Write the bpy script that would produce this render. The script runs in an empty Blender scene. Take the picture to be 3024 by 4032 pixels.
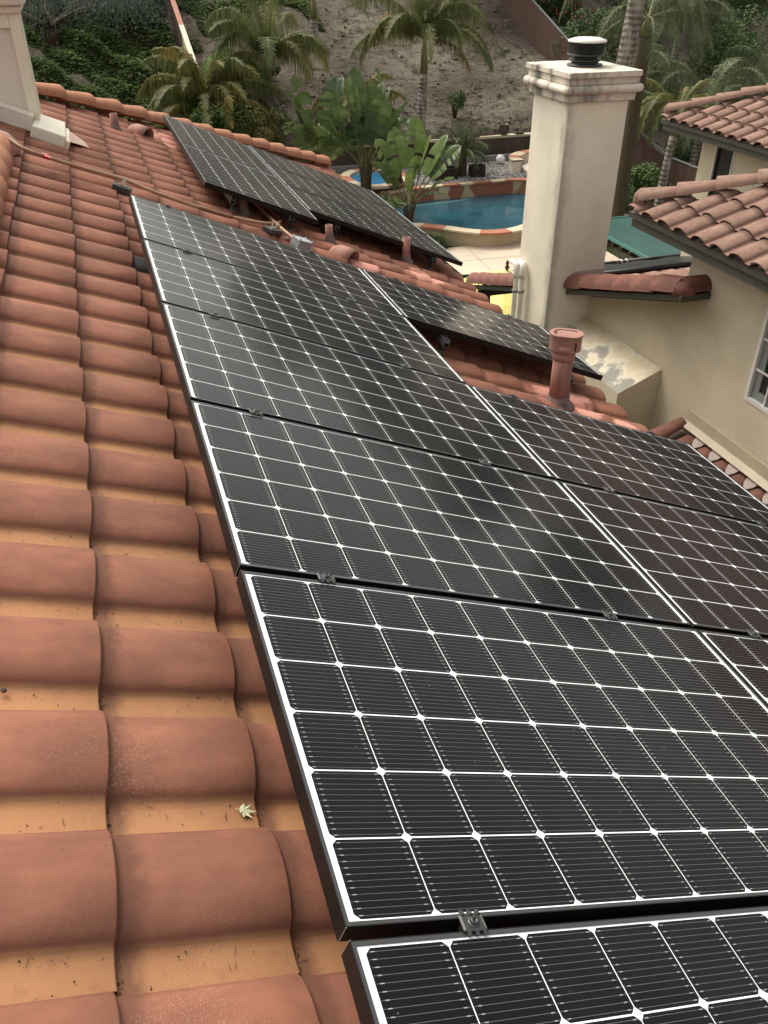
import bpy, math, random
from mathutils import Vector, Matrix, Euler
random.seed(7)
R = math.radians
SC = bpy.context.scene
COL = SC.collection

# ------------------------------------------------------------------ camera
cam_d = bpy.data.cameras.new('camera')
cam = bpy.data.objects.new('camera', cam_d); COL.objects.link(cam)
cam_d.sensor_fit = 'VERTICAL'; cam_d.sensor_height = 36.0; cam_d.lens = 29.45
cam_d.clip_start = 0.05; cam_d.clip_end = 1000
cam.matrix_world = Matrix(((0.95132081, 0.17514982, -0.25359663, -0.17307913),
                           (-0.30819769, 0.53608169, -0.78589478, -5.92741968),
                           (-0.00170082, 0.82579596, 0.56396644, 1.36887091),
                           (0, 0, 0, 1)))
SC.camera = cam
# ------------------------------------------------------------------ world, sun, exposure
SUN_EL, SUN_AZ = R(56), R(-25)          # azimuth from +Y towards +X
w = bpy.data.worlds.new('World'); SC.world = w; w.use_nodes = True
nt = w.node_tree; bgn = nt.nodes['Background']
sky = nt.nodes.new('ShaderNodeTexSky'); sky.sky_type = 'NISHITA'; sky.sun_disc = False
sky.sun_elevation = SUN_EL; sky.sun_rotation = SUN_AZ
sky.air_density = 1.0; sky.dust_density = 6.0; sky.ozone_density = 0.6
hs = nt.nodes.new('ShaderNodeHueSaturation'); hs.inputs['Saturation'].default_value = 0.22
tint = nt.nodes.new('ShaderNodeMix'); tint.data_type = 'RGBA'; tint.blend_type = 'MULTIPLY'
tint.inputs[0].default_value = 1.0; tint.inputs[7].default_value = (1.0, 0.97, 0.9, 1)
nt.links.new(sky.outputs[0], hs.inputs['Color']); nt.links.new(hs.outputs[0], tint.inputs[6])
nt.links.new(tint.outputs[2], bgn.inputs['Color'])
bgn.inputs['Strength'].default_value = 0.15
sl = bpy.data.lights.new('sun', 'SUN'); sl.energy = 0.55; sl.angle = R(25); sl.color = (1, 0.95, 0.86)
so = bpy.data.objects.new('sun', sl); COL.objects.link(so)
sd = Vector((math.sin(SUN_AZ) * math.cos(SUN_EL), math.cos(SUN_AZ) * math.cos(SUN_EL), math.sin(SUN_EL)))
so.rotation_euler = sd.to_track_quat('Z', 'Y').to_euler(); so.location = (0, 0, 20)
SC.view_settings.view_transform = 'Standard'; SC.view_settings.look = 'None'
SC.view_settings.exposure = 0.87; SC.view_settings.gamma = 1.0

# ------------------------------------------------------------------ frames
SLOPE = R(22.6)
CS, SN = math.cos(SLOPE), math.sin(SLOPE)
ROOF = Matrix(((CS, 0, SN, 0), (0, 1, 0, 0), (-SN, 0, CS, 0), (0, 0, 0, 1)))   # u down the slope, v along the eave, n out
def rp(u, v, n=0.0): return ROOF @ Vector((u, v, n))
G = -6.4          # patio level
TER = -5.55       # raised gravel bed behind the pool
def hz(x, y):
    if y >= 25.3: z = -4.75 + 0.35 * (y - 25.3)
    else:
        t = max(0.0, min(1.0, (y - 20.0) / 5.3)); z = G - 0.06 + (G * 0 + 1.71) * t * t
    if y > 62: z = 8.1 + 0.08 * (y - 62)
    return z

# ------------------------------------------------------------------ object helpers
def tag(o, label=None, cat=None, group=None, kind=None):
    if label: o['label'] = label
    if cat: o['category'] = cat
    if group: o['group'] = group
    if kind: o['kind'] = kind
    return o
def empty(name, loc=(0, 0, 0), label=None, cat=None, group=None, mat=None):
    o = bpy.data.objects.new(name, None); COL.objects.link(o)
    if mat is not None: o.matrix_world = mat
    else: o.location = loc
    o.empty_display_size = 0.2
    return tag(o, label, cat, group)
def copy_tree(o, parent=None):
    c = o.copy(); COL.objects.link(c)
    if parent: c.parent = parent
    for ch in o.children: copy_tree(ch, c)
    return c

class MB:
    def __init__(s): s.v = []; s.f = []; s.m = []; s.sm = []; s.a = []; s.useA = False
    def face(s, pts, m=0, sm=False, a=(0, 0, 0)):
        b = len(s.v); s.v += [tuple(p) for p in pts]; s.a += [a] * len(pts)
        s.f.append(tuple(range(b, b + len(pts)))); s.m.append(m); s.sm.append(sm)
    def box(s, c, d, m=0, rot=None):
        c = Vector(c); hx, hy, hz_ = d[0] / 2, d[1] / 2, d[2] / 2
        P = [Vector((x, y, z)) for z in (-hz_, hz_) for y in (-hy, hy) for x in (-hx, hx)]
        if rot is not None: P = [rot @ p for p in P]
        b = len(s.v); s.v += [tuple(p + c) for p in P]; s.a += [(0, 0, 0)] * 8
        for q in ((0, 2, 3, 1), (4, 5, 7, 6), (0, 1, 5, 4), (2, 6, 7, 3), (0, 4, 6, 2), (1, 3, 7, 5)):
            s.f.append(tuple(b + i for i in q)); s.m.append(m); s.sm.append(False)
        return s
    def box2(s, lo, hi, m=0):
        return s.box([(a + b) / 2 for a, b in zip(lo, hi)], [abs(b - a) for a, b in zip(lo, hi)], m)
    def tube(s, path, r, m=0, seg=10, cap=True, taper=None):
        path = [Vector(p) for p in path]; n = len(path); b = len(s.v)
        up = None
        for i, p in enumerate(path):
            t = (path[min(i + 1, n - 1)] - path[max(i - 1, 0)]).normalized()
            if up is None:
                up = Vector((0, 0, 1)) if abs(t.z) < 0.9 else Vector((1, 0, 0))
            x = t.cross(up).normalized(); y = x.cross(t).normalized(); up = y
            rr = r if taper is None else taper[i]
            for k in range(seg):
                a = 2 * math.pi * k / seg
                s.v.append(tuple(p + (x * math.cos(a) + y * math.sin(a)) * rr)); s.a.append((0, 0, 0))
        for i in range(n - 1):
            for k in range(seg):
                k2 = (k + 1) % seg
                s.f.append((b + i * seg + k, b + i * seg + k2, b + (i + 1) * seg + k2, b + (i + 1) * seg + k)); s.m.append(m); s.sm.append(True)
        if cap:
            s.f.append(tuple(b + k for k in reversed(range(seg)))); s.m.append(m); s.sm.append(False)
            s.f.append(tuple(b + (n - 1) * seg + k for k in range(seg))); s.m.append(m); s.sm.append(False)
        return s
    def lathe(s, prof, c=(0, 0, 0), m=0, seg=24, sx=1.0, sy=1.0, smooth=True):
        b = len(s.v); c = Vector(c); n = len(prof)
        for r, z in prof:
            for k in range(seg):
                a = 2 * math.pi * k / seg
                s.v.append((c.x + r * sx * math.cos(a), c.y + r * sy * math.sin(a), c.z + z)); s.a.append((0, 0, 0))
        for i in range(n - 1):
            for k in range(seg):
                k2 = (k + 1) % seg
                s.f.append((b + i * seg + k, b + i * seg + k2, b + (i + 1) * seg + k2, b + (i + 1) * seg + k)); s.m.append(m); s.sm.append(smooth)
        if prof[-1][0] > 1e-4: s.f.append(tuple(b + (n - 1) * seg + k for k in range(seg))); s.m.append(m); s.sm.append(False)
        if prof[0][0] > 1e-4: s.f.append(tuple(b + k for k in reversed(range(seg)))); s.m.append(m); s.sm.append(False)
        return s
    def prism(s, poly, z0, z1, m=0, mtop=None):
        n = len(poly); b = len(s.v)
        for z in (z0, z1):
            for x, y in poly: s.v.append((x, y, z)); s.a.append((0, 0, 0))
        for k in range(n):
            k2 = (k + 1) % n
            s.f.append((b + k, b + k2, b + n + k2, b + n + k)); s.m.append(m); s.sm.append(False)
        s.f.append(tuple(b + n + k for k in range(n))); s.m.append(m if mtop is None else mtop); s.sm.append(False)
        s.f.append(tuple(b + k for k in reversed(range(n)))); s.m.append(m); s.sm.append(False)
        return s
    def xf(s, M, start=0):
        s.v[start:] = [tuple(M @ Vector(p)) for p in s.v[start:]]
        return s
    def build(s, name, mats, parent=None, bevel=0.0):
        me = bpy.data.meshes.new(name); me.from_pydata(s.v, [], s.f)
        if not isinstance(mats, (list, tuple)): mats = [mats]
        for mt in mats: me.materials.append(mt)
        me.polygons.foreach_set('material_index', s.m); me.polygons.foreach_set('use_smooth', s.sm)
        if s.useA:
            at = me.attributes.new('tile', 'FLOAT_COLOR', 'POINT')
            fl = []
            for a in s.a: fl += [a[0], a[1], a[2], 1.0]
            at.data.foreach_set('color', fl)
        me.update()
        o = bpy.data.objects.new(name, me); COL.objects.link(o)
        if parent: o.parent = parent
        if bevel:
            md = o.modifiers.new('bevel', 'BEVEL'); md.width = bevel; md.segments = 2; md.limit_method = 'ANGLE'; md.angle_limit = R(40)
        return o

# ------------------------------------------------------------------ materials
def mat(name): 
    m = bpy.data.materials.new(name); m.use_nodes = True
    return m, m.node_tree, m.node_tree.nodes['Principled BSDF']
def N(t, kind, **kw):
    n = t.nodes.new(kind)
    for k, v in kw.items():
        if k in n.inputs.keys() if hasattr(n.inputs, 'keys') else False: n.inputs[k].default_value = v
        else: setattr(n, k, v)
    return n
def mixc(t, fac, a, b, blend='MIX'):
    n = t.nodes.new('ShaderNodeMix'); n.data_type = 'RGBA'; n.blend_type = blend
    for i, x in ((0, fac), (6, a), (7, b)):
        if hasattr(x, 'is_linked') or isinstance(x, bpy.types.NodeSocket): t.links.new(x, n.inputs[i])
        elif i == 0: n.inputs[0].default_value = x
        else: n.inputs[i].default_value = (*x, 1)
    return n.outputs[2]
def ramp(t, src, p0, p1, c0=(0, 0, 0), c1=(1, 1, 1)):
    n = t.nodes.new('ShaderNodeValToRGB'); n.color_ramp.elements[0].position = p0; n.color_ramp.elements[1].position = p1
    n.color_ramp.elements[0].color = (*c0, 1); n.color_ramp.elements[1].color = (*c1, 1)
    t.links.new(src, n.inputs[0]); return n.outputs[0]
def coords(t, scale=(1, 1, 1)):
    c = t.nodes.new('ShaderNodeTexCoord'); m = t.nodes.new('ShaderNodeMapping'); m.inputs['Scale'].default_value = scale
    t.links.new(c.outputs['Object'], m.inputs[0]); return m.outputs[0]
def noise(t, vec, scale, detail=4, rough=0.55):
    n = t.nodes.new('ShaderNodeTexNoise'); n.inputs['Scale'].default_value = scale; n.inputs['Detail'].default_value = detail; n.inputs['Roughness'].default_value = rough
    t.links.new(vec, n.inputs['Vector']); return n.outputs['Fac']
def bump(t, bs, h, strength, dist=0.01):
    b = t.nodes.new('ShaderNodeBump'); b.inputs['Strength'].default_value = strength; b.inputs['Distance'].default_value = dist
    t.links.new(h, b.inputs['Height']); t.links.new(b.outputs[0], bs.inputs['Normal'])
def simple(name, c, rough=0.7, var=0.0, scale=8.0, bmp=0.0, metal=0.0, c2=None, stretch=(1, 1, 1), bdist=0.01, spec=0.5):
    m, t, b = mat(name); b.inputs['Roughness'].default_value = rough; b.inputs['Metallic'].default_value = metal
    b.inputs['Specular IOR Level'].default_value = spec
    if var or c2:
        v = coords(t, stretch); n = noise(t, v, scale)
        c2 = c2 or tuple(x * (1 - var) for x in c)
        t.links.new(mixc(t, ramp(t, n, 0.35, 0.65), c, c2), b.inputs['Base Color'])
        if bmp: bump(t, b, noise(t, v, scale * 6, 3), bmp, bdist)
    else: b.inputs['Base Color'].default_value = (*c, 1)
    return m

def tile_mat(name, hump, hump2, pan, gran=0.25, mottle=0.0, patches=()):
    m, t, b = mat(name); b.inputs['Roughness'].default_value = 0.82; b.inputs['Specular IOR Level'].default_value = 0.25
    at = t.nodes.new('ShaderNodeAttribute'); at.attribute_name = 'tile'
    sp = t.nodes.new('ShaderNodeSeparateColor'); t.links.new(at.outputs['Color'], sp.inputs[0])
    v = coords(t)
    base = mixc(t, ramp(t, noise(t, coords(t, (1.2, 3, 3)), 3.2, 5), 0.36, 0.66), hump, hump2)
    # tile to tile variation
    tv = t.nodes.new('ShaderNodeMapRange'); tv.inputs['To Min'].default_value = 0.86; tv.inputs['To Max'].default_value = 1.12
    t.links.new(sp.outputs[1], tv.inputs[0])
    # shade on the hump's sides painted as darker brown, pan colour
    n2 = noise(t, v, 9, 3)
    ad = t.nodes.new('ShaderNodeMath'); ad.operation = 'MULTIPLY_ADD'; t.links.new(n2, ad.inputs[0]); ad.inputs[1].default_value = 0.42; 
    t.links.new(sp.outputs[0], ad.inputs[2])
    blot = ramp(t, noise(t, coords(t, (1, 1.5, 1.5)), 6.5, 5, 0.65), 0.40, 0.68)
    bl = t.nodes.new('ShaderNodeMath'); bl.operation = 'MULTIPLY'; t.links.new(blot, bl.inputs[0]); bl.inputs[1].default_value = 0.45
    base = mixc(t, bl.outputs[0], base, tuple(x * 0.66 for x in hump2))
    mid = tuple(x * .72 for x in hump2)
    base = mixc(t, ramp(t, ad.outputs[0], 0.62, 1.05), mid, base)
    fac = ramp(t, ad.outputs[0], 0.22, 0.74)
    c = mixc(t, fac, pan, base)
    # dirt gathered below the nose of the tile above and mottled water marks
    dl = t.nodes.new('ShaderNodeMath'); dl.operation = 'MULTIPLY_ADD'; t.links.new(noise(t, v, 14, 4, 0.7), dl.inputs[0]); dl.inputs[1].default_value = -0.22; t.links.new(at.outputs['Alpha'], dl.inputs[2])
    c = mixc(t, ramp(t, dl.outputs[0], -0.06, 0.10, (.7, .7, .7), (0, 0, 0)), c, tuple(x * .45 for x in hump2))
    wm = t.nodes.new('ShaderNodeMath'); wm.operation = 'MULTIPLY'; t.links.new(ramp(t, noise(t, v, 22, 5, 0.75), 0.56, 0.70), wm.inputs[0]); wm.inputs[1].default_value = 0.28
    c = mixc(t, wm.outputs[0], c, tuple(x * .6 for x in hump))
    # light granules
    g = t.nodes.new('ShaderNodeTexVoronoi'); g.inputs['Scale'].default_value = 210; t.links.new(v, g.inputs['Vector'])
    gm = ramp(t, g.outputs['Distance'], 0.16, 0.26, (1, 1, 1), (0, 0, 0))
    gm2 = t.nodes.new('ShaderNodeMath'); gm2.operation = 'MULTIPLY'; t.links.new(gm, gm2.inputs[0]); t.links.new(ramp(t, noise(t, v, 3.1, 3), 0.5, 0.68), gm2.inputs[1])
    gm3 = t.nodes.new('ShaderNodeMath'); gm3.operation = 'MULTIPLY'; t.links.new(gm2.outputs[0], gm3.inputs[0]); gm3.inputs[1].default_value = gran * 2
    c = mixc(t, gm3.outputs[0], c, (0.6, 0.42, 0.32))
    # dark specks
    sk = t.nodes.new('ShaderNodeTexVoronoi'); sk.inputs['Scale'].default_value = 30; t.links.new(v, sk.inputs['Vector'])
    skm = t.nodes.new('ShaderNodeMath'); skm.operation = 'MULTIPLY'
    t.links.new(ramp(t, sk.outputs['Distance'], 0.06, 0.15, (1, 1, 1), (0, 0, 0)), skm.inputs[0]); t.links.new(ramp(t, noise(t, v, 1.7, 3), 0.5, 0.7), skm.inputs[1])
    skn = t.nodes.new('ShaderNodeMath'); skn.operation = 'MULTIPLY'; t.links.new(skm.outputs[0], skn.inputs[0]); skn.inputs[1].default_value = 0.5
    c = mixc(t, skn.outputs[0], c, tuple(x * 0.4 for x in hump))
    if mottle:
        mm = ramp(t, noise(t, v, 16, 6, 0.7), 0.5, 0.72)
        m2 = t.nodes.new('ShaderNodeMath'); m2.operation = 'MULTIPLY'; t.links.new(mm, m2.inputs[0]); m2.inputs[1].default_value = mottle
        c = mixc(t, m2.outputs[0], c, (0.12, 0.075, 0.055))
    for (px, py, pz, rad) in patches:
        d = t.nodes.new('ShaderNodeVectorMath'); d.operation = 'DISTANCE'
        cc = t.nodes.new('ShaderNodeTexCoord'); t.links.new(cc.outputs['Object'], d.inputs[0]); d.inputs[1].default_value = (px, py, pz)
        s1 = t.nodes.new('ShaderNodeMath'); s1.operation = 'MULTIPLY_ADD'; t.links.new(noise(t, v, 7, 4, 0.65), s1.inputs[0]); s1.inputs[1].default_value = -rad * 1.5
        t.links.new(d.outputs['Value'], s1.inputs[2])
        c = mixc(t, ramp(t, s1.outputs[0], rad * 0.02, rad * 0.2, (0.8, 0.8, 0.8), (0, 0, 0)), c, (0.62, 0.30, 0.23))
    # replaced dark tile
    c = mixc(t, sp.outputs[2], c, (0.035, 0.035, 0.033))
    mv = t.nodes.new('ShaderNodeVectorMath'); mv.operation = 'SCALE'; t.links.new(c, mv.inputs[0]); t.links.new(tv.outputs[0], mv.inputs['Scale'])
    t.links.new(mv.outputs[0], b.inputs['Base Color'])
    bump(t, b, noise(t, v, 160, 2), 0.35, 0.002)
    return m

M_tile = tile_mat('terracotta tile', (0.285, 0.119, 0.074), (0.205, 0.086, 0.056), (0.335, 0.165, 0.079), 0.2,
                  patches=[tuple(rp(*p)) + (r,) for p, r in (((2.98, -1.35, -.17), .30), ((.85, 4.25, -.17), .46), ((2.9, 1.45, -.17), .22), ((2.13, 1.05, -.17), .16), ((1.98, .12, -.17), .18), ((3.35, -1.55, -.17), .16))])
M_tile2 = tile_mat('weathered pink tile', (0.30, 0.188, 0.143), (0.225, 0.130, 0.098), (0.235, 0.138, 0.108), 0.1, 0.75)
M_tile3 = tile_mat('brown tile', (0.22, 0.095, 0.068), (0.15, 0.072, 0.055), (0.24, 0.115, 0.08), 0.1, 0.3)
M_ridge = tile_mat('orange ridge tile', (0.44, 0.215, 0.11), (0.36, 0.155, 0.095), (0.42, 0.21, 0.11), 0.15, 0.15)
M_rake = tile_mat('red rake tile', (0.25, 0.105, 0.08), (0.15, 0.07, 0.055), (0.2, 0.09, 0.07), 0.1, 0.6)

def stucco_mat(name, c, dirt=None, corner=None):
    m, t, b = mat(name); b.inputs['Roughness'].default_value = 0.9; b.inputs['Specular IOR Level'].default_value = 0.2
    v = coords(t)
    col = mixc(t, ramp(t, noise(t, v, 1.6, 6, 0.6), 0.3, 0.75), c, tuple(x * 0.82 for x in c))
    if dirt:
        cd, sc, lo, hi, amt = dirt
        vs = coords(t, (1, 1, 0.22))
        dm = ramp(t, noise(t, vs, sc, 6, 0.65), lo, hi)
        k = t.nodes.new('ShaderNodeMath'); k.operation = 'MULTIPLY'; t.links.new(dm, k.inputs[0]); k.inputs[1].default_value = amt
        col = mixc(t, k.outputs[0], col, cd)
    if corner:   # grey mildew running down one arris and under the cap
        tc = t.nodes.new('ShaderNodeTexCoord'); sx = t.nodes.new('ShaderNodeSeparateXYZ'); t.links.new(tc.outputs['Object'], sx.inputs[0])
        a = t.nodes.new('ShaderNodeMath'); a.operation = 'ADD'; t.links.new(sx.outputs[0], a.inputs[0]); t.links.new(sx.outputs[1], a.inputs[1])
        q = t.nodes.new('ShaderNodeMath'); q.operation = 'MULTIPLY_ADD'; t.links.new(noise(t, coords(t, (1, 1, .5)), 4.5, 6, .7), q.inputs[0]); q.inputs[1].default_value = -.42; t.links.new(a.outputs[0], q.inputs[2])
        k0 = corner[0] + corner[1]
        mr = t.nodes.new('ShaderNodeMapRange'); mr.inputs['From Min'].default_value = k0 - .07; mr.inputs['From Max'].default_value = k0 - .17; t.links.new(q.outputs[0], mr.inputs[0])
        kk = t.nodes.new('ShaderNodeMath'); kk.operation = 'MULTIPLY'; t.links.new(mr.outputs[0], kk.inputs[0]); kk.inputs[1].default_value = .5
        col = mixc(t, kk.outputs[0], col, (0.27, 0.245, 0.20))
        zz = t.nodes.new('ShaderNodeMath'); zz.operation = 'MULTIPLY_ADD'; t.links.new(noise(t, coords(t, (1, 1, .15)), 5, 5, .7), zz.inputs[0]); zz.inputs[1].default_value = .5; t.links.new(sx.outputs[2], zz.inputs[2])
        col = mixc(t, ramp(t, zz.outputs[0], -.22, .0, (0, 0, 0), (.55, .55, .55)), col, (0.33, 0.30, 0.25))
    t.links.new(col, b.inputs['Base Color'])
    bump(t, b, noise(t, v, 38, 5, 0.75), 0.7, 0.010)
    return m
M_stucco = stucco_mat('cream stucco', (0.66, 0.58, 0.43), ((0.46, 0.41, 0.30), 1.3, 0.48, 0.8, 0.4))
M_stucco_ch = stucco_mat('chimney stucco', (0.87, 0.80, 0.65), ((0.50, 0.45, 0.37), 2.4, 0.5, 0.8, 0.4), corner=(5.44, 4.08))
M_cap = stucco_mat('stained chimney cap stucco', (0.74, 0.67, 0.56), ((0.07, 0.07, 0.065), 3.2, 0.5, 0.68, 0.85))
M_stucco_l = stucco_mat('pale stucco', (0.80, 0.72, 0.62))
M_white = simple('white paint', (0.72, 0.70, 0.65), 0.5, 0.08, 6)
M_creamtrim = simple('cream sheet metal', (0.82, 0.76, 0.60), 0.45, 0.1, 4)
M_greentrim = simple('olive trim paint', (0.062, 0.060, 0.042), 0.6, 0.2, 5)
M_mortar = simple('roof mortar', (0.42, 0.34, 0.30), 0.95, 0.3, 14, 0.6)
M_black = simple('black anodised frame', (0.007, 0.006, 0.006), 0.42, spec=0.25)
M_lip = simple('black frame lip sheen', (0.035, 0.037, 0.038), 0.3, spec=0.6)  # paler base colour paints the sky's sheen on the frame lips
M_blackmetal = simple('black hardware', (0.03, 0.03, 0.03), 0.35, spec=0.6)
M_rail = simple('rail aluminium', (0.10, 0.10, 0.105), 0.35, metal=0.6)
M_bare = simple('bare aluminium', (0.65, 0.65, 0.63), 0.35, metal=0.9)
M_flue = simple('black flue metal', (0.02, 0.021, 0.02), 0.45)
M_pvc = simple('white pipe plastic', (0.80, 0.78, 0.70), 0.35, 0.08, 9)
M_conduit = simple('tan painted conduit', (0.36, 0.215, 0.125), 0.55, 0.0, 9, c2=(0.27, 0.135, 0.08))
M_pipe = simple('painted vent pipe', (0.34, 0.155, 0.12), 0.75, 0, 5, c2=(0.20, 0.10, 0.085), stretch=(4, 4, 0.5))
M_pipecap = simple('painted vent cap', (0.36, 0.18, 0.14), 0.8, 0.3, 9, 0.3)
M_grey = simple('grey junction box plastic', (0.24, 0.265, 0.275), 0.4, 0.1, 9)
M_red = simple('red warning label', (0.55, 0.02, 0.02), 0.4)
M_lead = simple('lead flashing', (0.20, 0.125, 0.105), 0.7, 0.5, 22, 0.5)
M_concrete = simple('patio concrete', (0.62, 0.50, 0.38), 0.8, 0.0, 0.9, 0.3, c2=(0.52, 0.43, 0.34))
M_yellow = simple('yellow canvas', (0.80, 0.72, 0.22), 0.8, 0.12, 3)
M_maroon = simple('maroon canvas', (0.10, 0.012, 0.022), 0.85, 0.3, 8)
M_wood = simple('dark wood', (0.07, 0.035, 0.02), 0.6, 0.3, 8)
M_teal = simple('teal corrugated sheet', (0.020, 0.085, 0.070), 0.4, 0.25, 1.3)
M_mat = simple('black pool heater mat', (0.016, 0.017, 0.020), 0.38, 0.3, 4)
M_clay = simple('urn clay', (0.09, 0.065, 0.045), 0.4, 0.3, 9)
M_rock = simple('dark rock', (0.05, 0.035, 0.03), 0.9, 0.5, 5, 0.6, bdist=0.03)
M_planter = simple('dark planter wood', (0.035, 0.02, 0.017), 0.7, 0.4, 7)
M_lamp = simple('frosted globe', (0.75, 0.78, 0.80), 0.2)
M_soil = None
def glass_mat():
    m, t, b = mat('window glass'); b.inputs['Base Color'].default_value = (0.02, 0.024, 0.022, 1); b.inputs['Roughness'].default_value = 0.06
    b.inputs['Specular IOR Level'].default_value = 0.8
    return m
M_glass = glass_mat()
def cell_mats():
    out = []
    for nm, c in (('panel white backsheet', (0.80, 0.84, 0.84)), ('silicon cell', (0.009, 0.008, 0.009)), ('busbar wire', (0.13, 0.13, 0.135)), ('solder pad', (0.30, 0.30, 0.30))):
        m, t, b = mat(nm); b.inputs['Roughness'].default_value = 0.5; b.inputs['Base Color'].default_value = (*c, 1)
        b.inputs['Coat Weight'].default_value = 1.0; b.inputs['Coat IOR'].default_value = 1.235; b.inputs['Coat Roughness'].default_value = 0.13
        b.inputs['Specular IOR Level'].default_value = 0.03
        if nm == 'silicon cell':
            v = coords(t)
            col = mixc(t, noise(t, v, 1.1, 2), (0.0045, 0.0037, 0.004), (0.0038, 0.004, 0.0058))
            sp = t.nodes.new('ShaderNodeTexVoronoi'); sp.inputs['Scale'].default_value = 28; t.links.new(v, sp.inputs['Vector'])
            k = t.nodes.new('ShaderNodeMath'); k.operation = 'MULTIPLY'
            t.links.new(ramp(t, sp.outputs['Distance'], 0.03, 0.07, (1, 1, 1), (0, 0, 0)), k.inputs[0]); t.links.new(ramp(t, noise(t, v, 9, 1), 0.54, 0.58), k.inputs[1])
            k2 = t.nodes.new('ShaderNodeMath'); k2.operation = 'MULTIPLY'; t.links.new(k.outputs[0], k2.inputs[0]); k2.inputs[1].default_value = 0.3
            fm = t.nodes.new('ShaderNodeMath'); fm.operation = 'MULTIPLY'; t.links.new(ramp(t, noise(t, v, 2.3, 5, .7), .45, .75), fm.inputs[0]); fm.inputs[1].default_value = .14
            col = mixc(t, fm.outputs[0], col, (0.036, 0.034, 0.031))
            t.links.new(mixc(t, k2.outputs[0], col, (0.5, 0.5, 0.46)), b.inputs['Base Color'])
        out.append(m)
    return out
M_cells = cell_mats()

def leaf_mat(name, a, b_, dry=None, trans=0.25, rough=0.6):
    m, t, b = mat(name); b.inputs['Roughness'].default_value = rough; b.inputs['Specular IOR Level'].default_value = 0.35
    g = t.nodes.new('ShaderNodeNewGeometry')
    c = mixc(t, g.outputs['Random Per Island'], a, b_)
    v = coords(t)
    k = ramp(t, noise(t, v, 0.9, 3), 0.4, 0.62)
    c = mixc(t, k, c, tuple(x * 0.7 for x in a))
    if dry:
        mr = ramp(t, noise(t, v, 1.3, 3), 0.52, 0.66)
        c = mixc(t, mr, c, dry)
    t.links.new(c, b.inputs['Base Color'])
    tr = t.nodes.new('ShaderNodeBsdfTranslucent'); t.links.new(c, tr.inputs['Color'])
    mx = t.nodes.new('ShaderNodeMixShader'); mx.inputs[0].default_value = trans
    out = t.nodes['Material Output']; t.links.new(b.outputs[0], mx.inputs[1]); t.links.new(tr.outputs[0], mx.inputs[2]); t.links.new(mx.outputs[0], out.inputs['Surface'])
    return m
M_palm = leaf_mat('palm leaflet green', (0.13, 0.16, 0.055), (0.30, 0.31, 0.13), trans=.4)
M_palmY = leaf_mat('palm leaflet yellowing', (0.16, 0.17, 0.05), (0.36, 0.35, 0.13), (0.32, 0.24, 0.07), trans=.4)
M_palmD = leaf_mat('palm leaflet dark', (0.09, 0.12, 0.055), (0.25, 0.29, 0.155), trans=.4)
M_dry = leaf_mat('dry frond', (0.20, 0.13, 0.03), (0.30, 0.17, 0.04))
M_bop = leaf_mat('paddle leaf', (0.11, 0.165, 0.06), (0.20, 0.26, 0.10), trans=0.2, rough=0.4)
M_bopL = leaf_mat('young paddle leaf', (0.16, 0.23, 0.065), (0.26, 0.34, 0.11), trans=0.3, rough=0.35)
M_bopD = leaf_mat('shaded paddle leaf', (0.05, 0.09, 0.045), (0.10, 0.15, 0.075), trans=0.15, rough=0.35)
M_ivy = leaf_mat('ground cover leaf', (0.10, 0.155, 0.045), (0.17, 0.23, 0.075), trans=.4, rough=.9)
M_bush = leaf_mat('shrub leaf', (0.06, 0.105, 0.03), (0.14, 0.21, 0.06))
M_bright = leaf_mat('bright shrub leaf', (0.13, 0.27, 0.03), (0.2, 0.36, 0.05))
M_willow = leaf_mat('grey green needle', (0.055, 0.075, 0.055), (0.12, 0.145, 0.115), trans=.4)
M_grassm = leaf_mat('grass blade', (0.06, 0.13, 0.02), (0.11, 0.2, 0.035))
M_stem = simple('leaf stalk', (0.20, 0.19, 0.07), 0.6, 0.3, 10)
M_thatch = simple('old leaf bases', (0.10, 0.075, 0.04), 0.9, 0.5, 12, 0.6, stretch=(4, 4, 0.5), bdist=0.02)
def trunk_mat():
    m, t, b = mat('ringed palm trunk'); b.inputs['Roughness'].default_value = 0.9
    wv = t.nodes.new('ShaderNodeTexWave'); wv.bands_direction = 'Z'; wv.inputs['Scale'].default_value = 2.2; wv.inputs['Distortion'].default_value = 2.0; wv.inputs['Detail'].default_value = 3
    v = coords(t); t.links.new(v, wv.inputs[0])
    c = mixc(t, wv.outputs['Fac'], (0.10, 0.075, 0.06), (0.26, 0.22, 0.18))
    c = mixc(t, ramp(t, noise(t, coords(t, (3, 3, 0.7)), 2.5, 5), 0.45, 0.6), c, (0.34, 0.31, 0.27))
    t.links.new(c, b.inputs['Base Color']); bump(t, b, wv.outputs['Fac'], 0.6, 0.03)
    return m
M_trunk = trunk_mat()
def fence_mat(name, a, b_):
    m, t, b = mat(name); b.inputs['Roughness'].default_value = 0.85
    v = coords(t, (7, 7, 0.35))
    t.links.new(mixc(t, ramp(t, noise(t, v, 1.4, 4), 0.35, 0.65), a, b_), b.inputs['Base Color'])
    return m
M_fence = fence_mat('red brown fence board', (0.115, 0.060, 0.040), (0.070, 0.040, 0.030))
M_fenceC = simple('cream fence paint', (0.60, 0.55, 0.42), 0.7, 0.1, 3)
M_fenceT = simple('fence top rail', (0.34, 0.14, 0.085), 0.7, 0.2, 3)
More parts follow.
